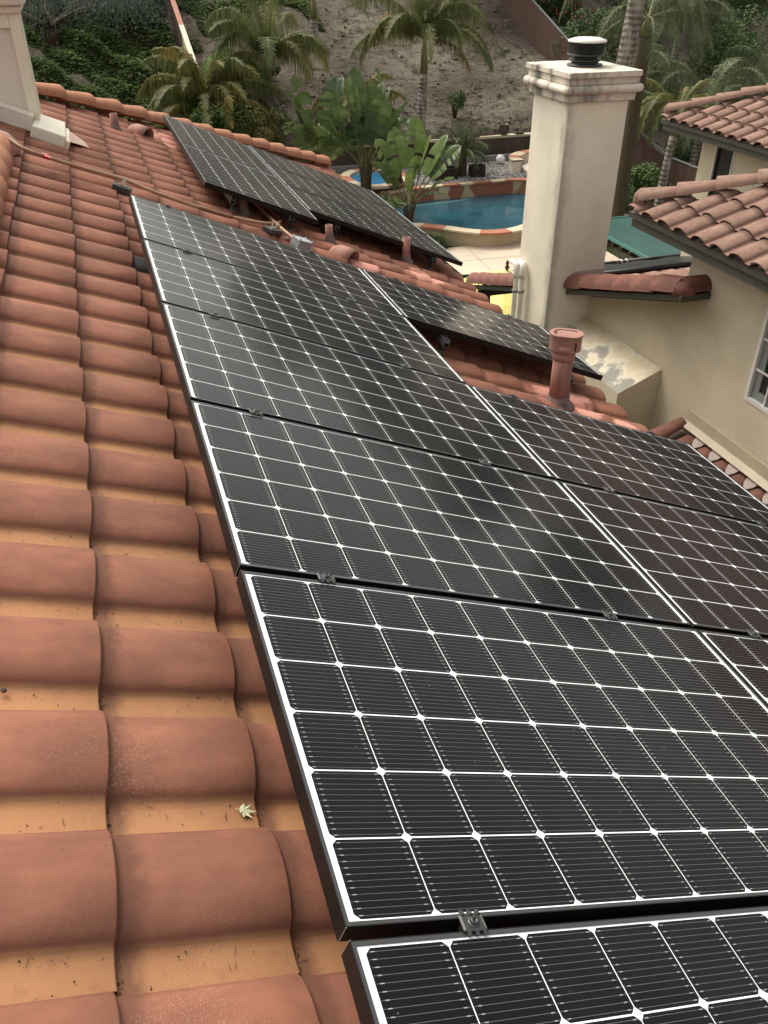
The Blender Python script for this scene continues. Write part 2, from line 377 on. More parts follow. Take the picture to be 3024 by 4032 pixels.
def soil_mat():
    m, t, b = mat('hillside soil'); b.inputs['Roughness'].default_value = 0.95; b.inputs['Specular IOR Level'].default_value = 0.1
    v = coords(t)
    c = mixc(t, ramp(t, noise(t, v, 0.22, 3), 0.35, 0.65), (0.25, 0.22, 0.175), (0.10, 0.08, 0.062))
    c = mixc(t, ramp(t, noise(t, v, 2.4, 7, 0.7), 0.46, 0.66), c, (0.075, 0.060, 0.047))
    c = mixc(t, ramp(t, noise(t, v, 9, 5, 0.7), 0.60, 0.70), c, (0.32, 0.29, 0.24))
    t.links.new(c, b.inputs['Base Color']); bump(t, b, noise(t, v, 3.5, 7, 0.7), 1.0, 0.25)
    return m
M_soil = soil_mat()
def gravel_mat():
    m, t, b = mat('grey gravel'); b.inputs['Roughness'].default_value = 0.9
    v = coords(t); vo = t.nodes.new('ShaderNodeTexVoronoi'); vo.inputs['Scale'].default_value = 11; t.links.new(v, vo.inputs['Vector'])
    sp = t.nodes.new('ShaderNodeSeparateColor'); t.links.new(vo.outputs['Color'], sp.inputs[0])
    c = mixc(t, sp.outputs[0], (0.09, 0.085, 0.08), (0.42, 0.40, 0.37))
    t.links.new(c, b.inputs['Base Color']); bump(t, b, vo.outputs['Distance'], 1.0, -0.04)
    return m
M_gravel = gravel_mat()
def flag_mat(name, scale, mix=0.5, k=(1, 1, 1)):
    m, t, b = mat(name); b.inputs['Roughness'].default_value = 0.75
    v = coords(t, k); vo = t.nodes.new('ShaderNodeTexVoronoi'); vo.inputs['Scale'].default_value = scale; t.links.new(v, vo.inputs['Vector'])
    sp = t.nodes.new('ShaderNodeSeparateColor'); t.links.new(vo.outputs['Color'], sp.inputs[0])
    cr = t.nodes.new('ShaderNodeValToRGB'); cr.color_ramp.interpolation = 'CONSTANT'; e = cr.color_ramp.elements
    e[0].position = 0; e[0].color = (0.30, 0.10, 0.065, 1); e[1].position = 0.38; e[1].color = (0.50, 0.41, 0.27, 1)
    for p, c in ((0.62, (0.62, 0.54, 0.38)), (0.8, (0.36, 0.17, 0.09)), (0.88, (0.42, 0.36, 0.24))):
        x = e.new(p); x.color = (*c, 1)
    t.links.new(sp.outputs[0], cr.inputs[0])
    c = mixc(t, ramp(t, noise(t, coords(t), 6, 4), 0.4, 0.7), cr.outputs[0], (0.33, 0.24, 0.16))
    c = mixc(t, 0.25, cr.outputs[0], c)
    t.links.new(c, b.inputs['Base Color']); bump(t, b, noise(t, coords(t), 20, 3), 0.3, 0.01)
    return m
M_flag = flag_mat('flagstone mosaic', 1.7, k=(1.25, 1.25, 0.9))
M_poolwall = stucco_mat('pool plaster wall', (0.50, 0.40, 0.27), ((0.36, 0.20, 0.12), 1.6, 0.5, 0.75, 0.5))
M_copA = simple('cream coping stone', (0.66, 0.54, 0.38), 0.7, 0.15, 5)
M_copB = simple('red coping stone', (0.45, 0.17, 0.10), 0.7, 0.2, 5)
M_retwall = stucco_mat('brown block retaining wall', (0.125, 0.095, 0.072), ((0.06, 0.045, 0.037), 1.2, 0.45, 0.65, 0.8))
M_wallcap = simple('cream wall cap', (0.55, 0.48, 0.34), 0.8, 0.2, 3)
M_kerb = simple('grey kerb', (0.22, 0.225, 0.22), 0.8, 0.2, 4)
def water_mat(name, a, b_):
    m, t, b = mat(name); b.inputs['Roughness'].default_value = 0.03; b.inputs['Specular IOR Level'].default_value = 0.5
    v = coords(t, (1, 1.3, 1))
    t.links.new(mixc(t, ramp(t, noise(t, v, 0.9, 4), 0.3, 0.7), a, b_), b.inputs['Base Color'])
    bump(t, b, noise(t, v, 9, 3), 0.12, 0.03)
    return m
M_water = water_mat('pool water', (0.018, 0.068, 0.092), (0.036, 0.125, 0.170))
M_step = simple('submerged step', (0.09, 0.22, 0.23), 0.1)
M_spa = water_mat('spa water', (0.03, 0.17, 0.34), (0.06, 0.26, 0.44))
M_mulch = simple('bark mulch', (0.11, 0.06, 0.035), 0.95, 0.6, 14, 0.8, bdist=0.03)
M_earth = simple('garden soil', (0.07, 0.055, 0.038), 0.95, 0.5, 1.5, 0.6, bdist=0.05)
M_lawn = simple('lawn base', (0.05, 0.09, 0.02), 0.95, 0.4, 9)

# ------------------------------------------------------------------ structure: ground
ms = MB(); ms.face([(-400, -400, G - 0.08), (400, -400, G - 0.08), (400, 400, G - 0.08), (-400, 400, G - 0.08)])
tag(ms.build('ground', M_earth), kind='structure')
# hillside sheet
ms = MB(); nx, ny = 150, 130; x0, x1, y0, y1 = -45.0, 75.0, 19.0, 95.0
idx = {}
for j in range(ny + 1):
    for i in range(nx + 1):
        x = x0 + (x1 - x0) * i / nx; y = y0 + (y1 - y0) * (j / ny) ** 1.25
        z = hz(x, y) + 0.07 * math.sin(x * 1.7 + y * .9) + 0.06 * math.sin(y * 2.3 - x * .6) + random.uniform(-.03, .03)
        if y < 25.32 and 6.2 < x < 16.6: z = -7.0
        ms.v.append((x, y, z)); ms.a.append((0, 0, 0))
for j in range(ny):
    for i in range(nx):
        a = j * (nx + 1) + i; ms.f.append((a, a + 1, a + nx + 2, a + nx + 1)); ms.m.append(0); ms.sm.append(True)
tag(ms.build('hillside', M_soil), kind='structure')
# patio
ms = MB()
jx = [8.2, 9.75, 11.7, 13.7, 16.0]
ms.face([(9.05, 15.45, G), (14.0, 15.15, G), (14.0, 17.9, G), (9.6, 17.9, G), (9.05, 17.2, G)])
tag(ms.build('patio', M_concrete), kind='structure')
ms = MB()
for a, b in (((10.14, 17.62), (9.95, 15.4)), ((11.9, 17.6), (11.6, 15.3)), ((9.1, 16.6), (14.0, 16.35))):
    a = Vector((*a, G + 0.004)); b = Vector((*b, G + 0.004)); d = (b - a).normalized(); n = Vector((-d.y, d.x, 0)) * 0.012
    ms.face([a - n, b - n, b + n, a + n])
tag(ms.build('patio_joint', simple('joint shadow', (0.30, 0.21, 0.15), 0.9)), kind='structure')
ms = MB(); ms.face([(4, 11.0, G - .04), (20, 11.0, G - .04), (20, 15.3, G - .04), (4, 15.3, G - .04)])
tag(ms.build('lawn', M_lawn), kind='structure')
# gravel bed behind the pool
ms = MB(); ms.box2((6.3, 22.16, -7), (16.5, 25.24, TER)); tag(ms.build('gravel_bed', M_gravel), kind='structure')

# ------------------------------------------------------------------ pool
def smooth(pts, n=8, closed=False):
    P = [Vector(p) for p in pts]; out = []; L = len(P)
    rng = range(L) if closed else range(L - 1)
    for i in rng:
        if closed: p0, p1, p2, p3 = P[(i - 1) % L], P[i], P[(i + 1) % L], P[(i + 2) % L]
        else: p0, p1, p2, p3 = P[max(i - 1, 0)], P[i], P[i + 1], P[min(i + 2, L - 1)]
        for k in range(n):
            t = k / n
            out.append(0.5 * ((2 * p1) + (p2 - p0) * t + (2 * p0 - 5 * p1 + 4 * p2 - p3) * t * t + (3 * p1 - p0 - 3 * p2 + p3) * t ** 3))
    if not closed: out.append(P[-1])
    return out
near_in = [(8.3, 19.3), (9.03, 19.21), (9.42, 18.95), (9.88, 18.58), (10.25, 18.2), (10.6, 17.92), (10.97, 17.78), (11.49, 17.78), (11.96, 17.95), (12.4, 18.3), (12.7, 19.0)]
far_w = [(14.3, 21.2), (14.04, 21.76), (13.47, 22.0), (12.8, 22.0), (12.0, 21.97), (11.24, 21.97), (10.59, 21.97), (10.09, 21.88), (9.61, 21.82), (8.6, 21.6)]
ni = smooth([(x, y, 0) for x, y in near_in]); fw = smooth([(x, y, 0) for x, y in far_w])
ms = MB()
loop = [(p.x, p.y, -6.03) for p in ni] + [(14.6, 19.6, -6.03)] + [(p.x, p.y, -6.03) for p in fw] + [(7.6, 20.6, -6.03)]
ms.face(loop); tag(ms.build('pool_water', M_water), kind='structure')
ms = MB(); st = smooth([(9.7, 21.35, -6.022), (10.6, 21.42, -6.022), (11.4, 21.52, -6.022), (11.95, 21.7, -6.022)], 6)
for a, b in zip(st[:-1], st[1:]): ms.face([a, b, b + Vector((0, .17, 0)), a + Vector((0, .20, 0))])
tag(ms.build('pool_step', M_step), kind='structure')

def wall_band(path, thick, z0, z1, m=0, mb=None, side=1):
    """wall following path (list of 2D Vector), thickness to the given side"""
    mb = mb or MB(); P = [Vector((p[0], p[1])) for p in path]; O = []
    for i, p in enumerate(P):
        t = (P[min(i + 1, len(P) - 1)] - P[max(i - 1, 0)]).normalized(); O.append(p + Vector((-t.y, t.x)) * thick * side)
    for i in range(len(P) - 1):
        a, b, c, d = P[i], P[i + 1], O[i + 1], O[i]
        mb.face([(a.x, a.y, z0), (b.x, b.y, z0), (b.x, b.y, z1), (a.x, a.y, z1)], m, True)
        mb.face([(d.x, d.y, z0), (c.x, c.y, z0), (c.x, c.y, z1), (d.x, d.y, z1)], m, True)
        mb.face([(a.x, a.y, z1), (b.x, b.y, z1), (c.x, c.y, z1), (d.x, d.y, z1)], m)
        mb.face([(a.x, a.y, z0), (b.x, b.y, z0), (c.x, c.y, z0), (d.x, d.y, z0)], m)
    for i, j in ((0, 0), (len(P) - 1, len(P) - 1)):
        a, d = P[i], O[i]; mb.face([(a.x, a.y, z0), (d.x, d.y, z0), (d.x, d.y, z1), (a.x, a.y, z1)], m)
    return mb
def coping(path, width, z, th, side, lens, parent, over=0.03):
    P = [Vector((p[0], p[1])) for p in path]
    i = 0; k = 0
    while i < len(P) - 1:
        acc = 0; j = i; L = lens[k % len(lens)]
        while j < len(P) - 1 and acc < L: acc += (P[j + 1] - P[j]).length; j += 1
        seg = P[i:j + 1]
        mb = MB(); off = []
        for q in range(len(seg)):
            a = seg[max(q - 1, 0)]; b = seg[min(q + 1, len(seg) - 1)]; t = (b - a).normalized(); nrm = Vector((-t.y, t.x)) * side
            off.append((seg[q] - nrm * over, seg[q] + nrm * width))
        for q in range(len(seg) - 1):
            a, d = off[q]; b, c = off[q + 1]
            for (p1, p2) in (((a.x, a.y), (b.x, b.y)), ((d.x, d.y), (c.x, c.y))):
                mb.face([(*p1, z), (*p2, z), (*p2, z + th), (*p1, z + th)], 0, True)
            mb.face([(a.x, a.y, z + th), (b.x, b.y, z + th), (c.x, c.y, z + th), (d.x, d.y, z + th)])
            mb.face([(a.x, a.y, z), (b.x, b.y, z), (c.x, c.y, z), (d.x, d.y, z)])
        mb.build('coping_stone', M_copB if k % 2 else M_copA, parent); k += 1; i = j
root = empty('pool_surround', (11, 18, G), 'curved pool edge with red and cream coping and flagstone back wall', 'pool edge')
def chld(o, r):  # parent while keeping world coordinates
    o.parent = r; o.matrix_parent_inverse = r.matrix_world.inverted(); return o
bpy.context.view_layer.update()
wl = wall_band([(p.x, p.y) for p in ni], 0.22, -6.9, -6.0, side=-1)
tr_ = chld(wl.build('front_wall', M_poolwall), root)
wb = wall_band([(p.x, p.y) for p in fw], 0.25, -6.9, -5.62, side=-1)
bw = chld(wb.build('back_wall', M_flag), root)
class _P: pass
def coping_world(path, width, z, th, side, lens, rt, over=0.03):
    before = set(bpy.data.objects); coping(path, width, z, th, side, lens, None, over)
    for o in set(bpy.data.objects) - before: chld(o, rt)
coping_world([(p.x, p.y) for p in ni], 0.36, -5.998, 0.05, -1, (0.95, 0.7, 1.1, 0.75, 0.9), root, 0.02)
coping_world([(p.x, p.y) for p in fw], 0.34, -5.618, 0.055, -1, (0.55, 0.75, 0.5, 0.7, 0.42), root, 0.05)
# spa
sp_in = smooth([(8.15, 22.25, 0), (8.75, 21.95, 0), (9.55, 22.3, 0), (9.75, 23.1, 0), (9.35, 24.0, 0), (8.6, 24.1, 0), (8.05, 23.4, 0)], 5, True)
root = empty('spa_basin', (8.9, 23, TER), 'small bright blue spa with cream and red stone rim behind the clump of paddle leaves', 'spa')
bpy.context.view_layer.update()
mb = MB(); mb.face([(p.x, p.y, TER + 0.11) for p in sp_in]); chld(mb.build('spa_water', M_spa), root)
coping_world([(p.x, p.y) for p in sp_in] + [(sp_in[0].x, sp_in[0].y)], 0.3, TER + 0.1, 0.09, -1, (0.8, 0.5, 0.6), root)

# retaining wall and kerb
root = empty('retaining_wall', (12, 25.2, TER), 'dark brown retaining wall with cream cap below the bare soil slope', 'wall')
bpy.context.view_layer.update()
mb = MB(); mb.box2((6.4, 25.25, -6.5), (18.8, 25.45, -4.83)); chld(mb.build('wall_face', M_retwall), root)
mb = MB(); mb.box2((6.4, 25.2, -4.829), (18.8, 25.5, -4.75)); chld(mb.build('wall_cap', M_wallcap), root)
mb = MB(); mb.box2((6.4, 24.72, -5.6), (18.8, 24.86, -5.33)); tag(mb.build('kerb', M_kerb), 'pale grey kerb edging the gravel at the foot of the brown retaining wall', 'kerb')

# curved bench wall at the right of the gravel
arc = [(13.85 + 1.5 * (1 - math.cos(a)), 22.55 + 1.5 * math.sin(a)) for a in [i * math.pi / 2 / 10 for i in range(11)]]
root = empty('curved_bench', (14.2, 22.6, TER), 'curved cream plaster seat wall with red and cream stone top, half hidden by the chimney', 'bench')
bpy.context.view_layer.update()
mb = wall_band(arc, 0.3, -6.5, -5.12, side=-1); chld(mb.build('back', M_stucco_l), root)
mb = MB(); mb.prism([(14.25, 22.3), (15.8, 22.3), (15.8, 23.9), (15.0, 23.7), (14.45, 23.1)], TER - .3, TER + .15); chld(mb.build('seat', M_stucco_l), root)
coping_world(arc, 0.38, -5.118, 0.05, -1, (0.45, 0.3, 0.5), root)

# globe lamps
for (x, y, lb) in ((10.05, 24.55, 'white globe lamp behind the folded maroon parasol'), (14.12, 24.2, 'white globe lamp on the gravel beside the curved bench')):
    root = empty('garden_lamp', (x, y, TER), lb, 'lamp', 'white globe lamps along the gravel bed')
    MB().lathe([(0.02, 0.02), (0.11, 0.05), (0.17, 0.15), (0.17, 0.24), (0.10, 0.33), (0.0, 0.36)], seg=18).build('globe', M_lamp, root)
    MB().lathe([(0.09, -0.02), (0.09, 0.05), (0.06, 0.07)]).build('base', M_kerb, root)
# planters, rocks, urn
for (x, y, sx, sy, rz, lb) in ((11.3, 22.75, 0.9, 0.4, 0.05, 'long dark planter box left of the small date palm on gravel'), (12.55, 22.75, 0.5, 0.35, -0.1, 'short dark planter box right of the small date palm on gravel')):
    root = empty('planter_box', (x, y, TER), lb, 'planter', 'dark planters on the gravel'); root.rotation_euler.z = rz
    mb = MB()
    for a in (-1, 1):
        mb.box((0, a * sy / 2, .19), (sx, .03, .38)); mb.box((a * sx / 2, 0, .19), (.03, sy - .034, .38))
    mb.build('side_board', M_planter, root)
    mb = MB(); mb.box((0, 0, .16), (sx - .04, sy - .04, .3)); mb.build('potting_soil', M_mulch, root)
root = empty('clay_urn', (14.72, 25.33, -4.75), 'dark glazed clay urn standing on the retaining wall cap', 'urn')
MB().lathe([(0.11, 0), (0.12, 0.02), (0.19, 0.14), (0.21, 0.24), (0.17, 0.32), (0.19, 0.35), (0.19, 0.38), (0.15, 0.38), (0.14, 0.30)]).build('bowl', M_clay, root)
MB().lathe([(0.145, .33), (0.02, .35)], seg=14).build('potting_soil', M_mulch, root)
mb = MB(); mb.box((0, 0, .035), (.34, .2, .07)); mb.box((-.08, 0, .14), (.07, .07, .15)); o = mb.build('valve_box', M_clay, None, .01); o.location = (15.35, 25.34, -4.75); tag(o, 'small irrigation valve stub on the wall cap right of the urn', 'valve')

# maroon folded umbrella
root = empty('folded_parasol', (9.33, 22.0, TER - .6), 'tall folded maroon parasol standing beside the blue spa', 'parasol')
mb = MB(); prof = [(0.02, 2.05), (0.05, 1.95), (0.09, 1.6), (0.13, 1.2), (0.16, 0.95), (0.22, 0.82), (0.15, 0.8)]
b0 = len(mb.v); mb.lathe(prof[::-1], seg=20)
mb.v = [(x * (1 + .18 * math.sin(9 * math.atan2(y, x))), y * (1 + .18 * math.sin(9 * math.atan2(y, x))), z) for x, y, z in mb.v]
mb.build('canopy', M_maroon, root)
MB().tube([(0, 0, 0), (0, 0, 2.2)], .025).build('pole', M_wood, root)
MB().lathe([(.25, 0), (.25, .06), (.05, .1)]).build('base', M_wood, root)
# yellow umbrella
root = empty('open_parasol', (7.2, 8.95, G), 'open yellow parasol with small dark finial behind the near roof edge', 'parasol')
mb = MB(); n = 8; Rr = 1.45; top = (0, 0, 2.36)
ring = lambda r, z, k, sag=0: (r * math.cos(2 * math.pi * k / n + .3), r * math.sin(2 * math.pi * k / n + .3), z)
for k in range(n):
    for (r0, z0, r1, z1) in ((0.0, 2.36, .45, 2.22), (.36, 2.19, .95, 1.98), (.95, 1.98, Rr, 1.76)):
        a0, b0_, a1, b1 = ring(r0, z0, k), ring(r0, z0, k + 1), ring(r1, z1, k), ring(r1, z1, k + 1)
        mid0 = ((a0[0] + b0_[0]) / 2, (a0[1] + b0_[1]) / 2, z0 - .02 * r0); mid1 = ((a1[0] + b1[0]) / 2, (a1[1] + b1[1]) / 2, z1 - .06 * r1)
        if r0 == 0: mb.face([a0, a1, mid1]); mb.face([a0, mid1, b1])
        else: mb.face([a0, a1, mid1, mid0]); mb.face([mid0, mid1, b1, b0_])
    a1, b1 = ring(Rr, 1.76, k), ring(Rr, 1.76, k + 1); mid = ((a1[0] + b1[0]) / 2, (a1[1] + b1[1]) / 2, 1.76 - .087)
    dn = lambda p: (p[0], p[1], p[2] - .14)
    mb.face([a1, mid, dn(mid), dn(a1)]); mb.face([mid, b1, dn(b1), dn(mid)])
mb.build('canopy', M_yellow, root)
MB().tube([(0, 0, 0), (0, 0, 2.4)], .022).build('pole', M_wood, root)
MB().lathe([(.02, 2.36), (.045, 2.40), (.045, 2.43), (.02, 2.45), (.035, 2.48), (.03, 2.52), (0, 2.56)], seg=12).build('finial', M_wood, root)
mb = MB()
for k in range(n): mb.tube([(0, 0, 2.28), tuple(c * .99 if i < 2 else c - .02 for i, c in enumerate(ring(Rr, 1.76, k)))], .01, seg=5)
mb.build('rib', M_wood, root)

# ------------------------------------------------------------------ solar panels
PL, PW = 1.686, 1.016
PU, PV = 0.1640, 0.1653
def make_panel(name='solar_panel'):
    root = empty(name)
    # local: x along the long side, y across, z up; top of frame at z = 0
    mb = MB(); lip = .0095; H = .040
    mb.box2((0, 0, -H), (PL, .0022, 0)); mb.box2((0, PW - .0022, -H), (PL, PW, 0))
    mb.box2((0, .0022, -H), (.0022, PW - .0022, 0)); mb.box2((PL - .0022, .0022, -H), (PL, PW - .0022, 0))
    # top lips
    mb.box2((.0022, .0022, -.0075), (PL - .0022, lip, -.0001), 1); mb.box2((.0022, PW - lip, -.0075), (PL - .0022, PW - .0022, -.0001), 1)
    mb.box2((.0022, lip, -.0075), (lip, PW - lip, -.0001), 1); mb.box2((PL - lip, lip, -.0075), (PL - .0022, PW - lip, -.0001), 1)
    # bottom flanges
    mb.box2((.0022, .0022, -H), (PL - .0022, .03, -H + .002)); mb.box2((.0022, PW - .03, -H), (PL - .0022, PW - .0022, -H + .002))
    mb.box2((.0022, .03, -H), (.03, PW - .03, -H + .002)); mb.box2((PL - .03, .03, -H), (PL - .0022, PW - .03, -H + .002))
    mb.build('frame', [M_black, M_lip], root)
    # bare cut corners
    for sx in (0, 1):
        for sy in (0, 1):
            x = PL if sx else 0; y = PW if sy else 0; e = .0006 if sy else -.0006
            mb = MB(); mb.box((x + (.0012 if not sx else -.0012), y + e, -H / 2), (.0022, .0008, H)); mb.build('cut_edge', M_bare, root)
    mb = MB(); mb.box2((.0023, .0023, -.0065), (PL - .0023, PW - .0023, -.0028), 0)
    zc = -.00275; zw = -.00265; zp = -.0026
    hx, hy, ch = .0809, .0809, .0105
    for i in range(10):
        for j in range(6):
            cx = PL / 2 + (i - 4.5) * PU; cy = PW / 2 + (j - 2.5) * PV
            mb.face([(cx - hx + ch, cy - hy, zc), (cx + hx - ch, cy - hy, zc), (cx + hx, cy - hy + ch, zc), (cx + hx, cy + hy - ch, zc),
                     (cx + hx - ch, cy + hy, zc), (cx - hx + ch, cy + hy, zc), (cx - hx, cy + hy - ch, zc), (cx - hx, cy - hy + ch, zc)], 1)
            for k in range(12):
                y = cy - hy + (k + .5) * 2 * hy / 12
                mb.face([(cx - hx + .002, y - .0004, zw), (cx + hx - .002, y - .0004, zw), (cx + hx - .002, y + .0004, zw), (cx - hx + .002, y + .0004, zw)], 2)
                for sx in (-1, 1):
                    xc = cx + sx * (hx - .013)
                    mb.face([(xc - .004, y - .0009, zp), (xc + .004, y - .0009, zp), (xc + .004, y + .0009, zp), (xc - .004, y + .0009, zp)], 3)
    mb.build('laminate', M_cells, root)
    # junction box and back
    mb = MB(); mb.box((PL / 2, PW - .12, -.018), (.12, .09, .02)); mb.build('junction_box', M_blackmetal, root)
    return root
proto = make_panel(); used = False
ordn = ['farthest', 'second farthest', 'third from the far end', 'third from the near end', 'second nearest', 'nearest']
def put_panel(u, v, rotz, label, group):
    global used
    o = proto if not used else copy_tree(proto); used = True
    o.matrix_world = ROOF @ Matrix.Translation((u, v, 0)) @ Matrix.Rotation(rotz, 4, 'Z')
    tag(o, label, 'solar panel', group); return o
GVP = 1.0400; GUP = 1.6938
grpA = 'solar panels on the near array'; grpC = 'solar panels on the far array'
labA = ['panel at the top of the left column, its left end pale with glare',
        'second panel from the top of the left column, beside the roof gap',
        'third panel from the top of the left column, left of the vent pipe',
        'fourth panel of the left column, just above the large central one',
        'panel filling the middle foreground, the largest whole one',
        'panel cut off by the bottom edge of the photo']
labB = {0: 'panel standing alone in front of the tall cream chimney',
        2: 'panel just below the large capped vent pipe',
        3: 'panel cut by the right edge, one below the vent pipe panel',
        4: 'panel showing only a corner at the right edge of the photo'}
for k in range(6): put_panel(0, -(k * GVP) - PW, 0, 'solar ' + labA[k], grpA)
for k in (0, 2, 3, 4): put_panel(GUP, -(k * GVP) - PW, 0, 'solar ' + labB[k], grpA)
U0, V0 = .707, 1.4075
put_panel(U0 + PW, V0, R(90), 'far solar panel turned lengthwise, the near one behind the small vent pipe', grpC)
put_panel(U0 + PW, V0 + PL + .02, R(90), 'far solar panel turned lengthwise, the one with a corner at the hip tiles', grpC)
UD = U0 + PW + .0185; VD = V0 + .395
put_panel(UD, VD, 0, 'nearest of the three parallel solar panels at the right of the far array', grpC)
put_panel(UD, VD + 1.04, 0, 'middle of the three parallel solar panels at the right of the far array', grpC)
put_panel(UD, VD + 2.08, 0, 'farthest of the three parallel solar panels, along the hip tiles', grpC)

# clamps
def make_clamp():
    root = empty('panel_clamp')
    mb = MB()
    mb.box((0, 0, -.012), (.034, .0225, .024))
    mb.box((0, 0, .0035), (.046, .034, .005))
    for s in (-1, 1):
        for k in (-1, 0, 1): mb.box((k * .0165, s * .019, .0045), (.0075, .012, .006), rot=Matrix.Rotation(s * -.25, 3, 'X'))
    for s in (-1, 1): mb.box((s * .021, 0, .001), (.006, .03, .011), rot=Matrix.Rotation(s * .5, 3, 'Y'))
    mb.build('body', M_blackmetal, root, .001)
    MB().lathe([(.0062, .005), (.0078, .006), (.0078, .013), (.0040, .0135), (.0038, .009)], seg=16).build('bolt', M_blackmetal, root)
    MB().lathe([(.0115, .0058), (.0115, .0072), (.008, .0074)], seg=18).build('washer', M_rail, root)
    return root
cl = make_clamp(); cused = False
gapn = ['first and second panels', 'second and third panels', 'third and fourth panels', 'fourth and fifth panels', 'fifth and nearest panels']
def put_clamp(u, v, label, rz=0):
    global cused
    o = cl if not cused else copy_tree(cl); cused = True
    o.matrix_world = ROOF @ Matrix.Translation((u, v, 0.0)) @ Matrix.Rotation(rz, 4, 'Z'); tag(o, label, 'clamp', 'black clamps between the solar panels')
for k in range(5):
    v = -(k * GVP) - PW - .012
    put_clamp(.250, v, 'black clamp, left one between %s of the left column' % gapn[k])
    if k < 5: put_clamp(1.29, v, 'black clamp, right one between %s of the left column' % gapn[k])
put_clamp(GUP + .303, -(2 * GVP) - PW - .012, 'black clamp left in the gap below the panel that lies under the vent pipe')
put_clamp(GUP + 1.357, -(2 * GVP) - PW - .012, 'black clamp at the right edge of the photo below the panel under the vent pipe')
put_clamp(GUP + .303, -(3 * GVP) - PW - .012, 'black clamp at the right edge of the photo, lower right of the panel junction')
for du in (.25, .78): put_clamp(U0 + du, V0 + PL + .01, 'black clamp between the two lengthwise panels of the far array, %s' % ('left one' if du < .5 else 'right one'))
for k in (1, 2):
    for du in (.3, 1.36): put_clamp(UD + du, VD + k * 1.04 - .012, 'black clamp on the %s gap of the three parallel far panels, %s one' % ('near' if k == 1 else 'far', 'left' if du < 1 else 'right'))

# end clamps visible on outer edges
def end_clamp(u, v, label, s=1):
    mb = MB(); mb.box((0, s * .012, -.016), (.036, .024, .034)); mb.box((0, -s * .002, .0035), (.036, .014, .004)); mb.tube([(0, s * .012, 0), (0, s * .012, .011)], .007, seg=10)
    o = mb.build('end_clamp', M_blackmetal); o.matrix_world = ROOF @ Matrix.Translation((u, v, 0)); tag(o, label, 'clamp', 'black end clamps on outer panel edges')
end_clamp(.25, 0, 'black end clamp on the far edge of the topmost panel, left one')
end_clamp(1.29, 0, 'black end clamp on the far edge of the topmost panel, beside the tile vent')
end_clamp(GUP + .30, 0, 'black end clamp on the far edge of the panel at the chimney, left one')
end_clamp(GUP + 1.36, 0, 'black end clamp on the far edge of the lone panel, near the white pipes')
end_clamp(GUP + .30, -(2 * GVP), 'black end clamp on the panel edge left of the capped vent pipe')
end_clamp(GUP + 1.36, -(2 * GVP), 'black end clamp on the panel edge nearest the brown lower tiles')

# rails with feet
def rail(u, v0, v1, label):
    root = empty('mounting_rail', mat=ROOF @ Matrix.Translation((u, v0, -.042)), label=label, cat='rail', group='black rails under the solar panels')
    L = v1 - v0; mb = MB()
    mb.box2((-.019, 0, -.052), (-.015, L, 0)); mb.box2((.015, 0, -.052), (.019, L, 0)); mb.box2((-.015, 0, -.052), (.015, L, -.048)); mb.box2((-.015, 0, -.026), (.015, L, -.022))
    mb.build('channel', M_rail, root)
    n = max(2, int(L / 1.3) + 1)
    for k in range(n):
        y = .12 + (L - .24) * k / (n - 1)
        mb = MB(); mb.box((.03, y, -.05), (.006, .05, .09)); mb.tube([(.03, y - .03, -.05), (.045, y - .03, -.05)], .009, seg=8); mb.tube([(.045, y, -.09), (.045, y, -.2)], .018, seg=10); mb.box((.045, y, -.095), (.05, .05, .006))
        mb.build('foot', M_blackmetal, root)
rail(.25, -6.2, .06, 'black rail under the upslope end of the left column of panels')
rail(1.29, -6.2, .06, 'black rail under the downslope end of the left column of panels')
for a, b, s in ((-1.12, .06, 'the lone panel by the chimney'), (-5.2, -2.02, 'the right column panels')):
    rail(GUP + .303, a, b, 'black rail under %s, left one' % s); rail(GUP + 1.357, a, b, 'black rail under %s, right one' % s)
rail(U0 + .25, V0 - .05, V0 + 3.45, 'black rail under the two lengthwise far panels, left one'); rail(U0 + .78, V0 - .05, V0 + 3.45, 'black rail under the two lengthwise far panels, right one')
rail(UD + .3, VD - .05, VD + 3.15, 'black rail under the three parallel far panels, left one'); rail(UD + 1.36, VD - .05, VD + 3.15, 'black rail under the three parallel far panels, right one')

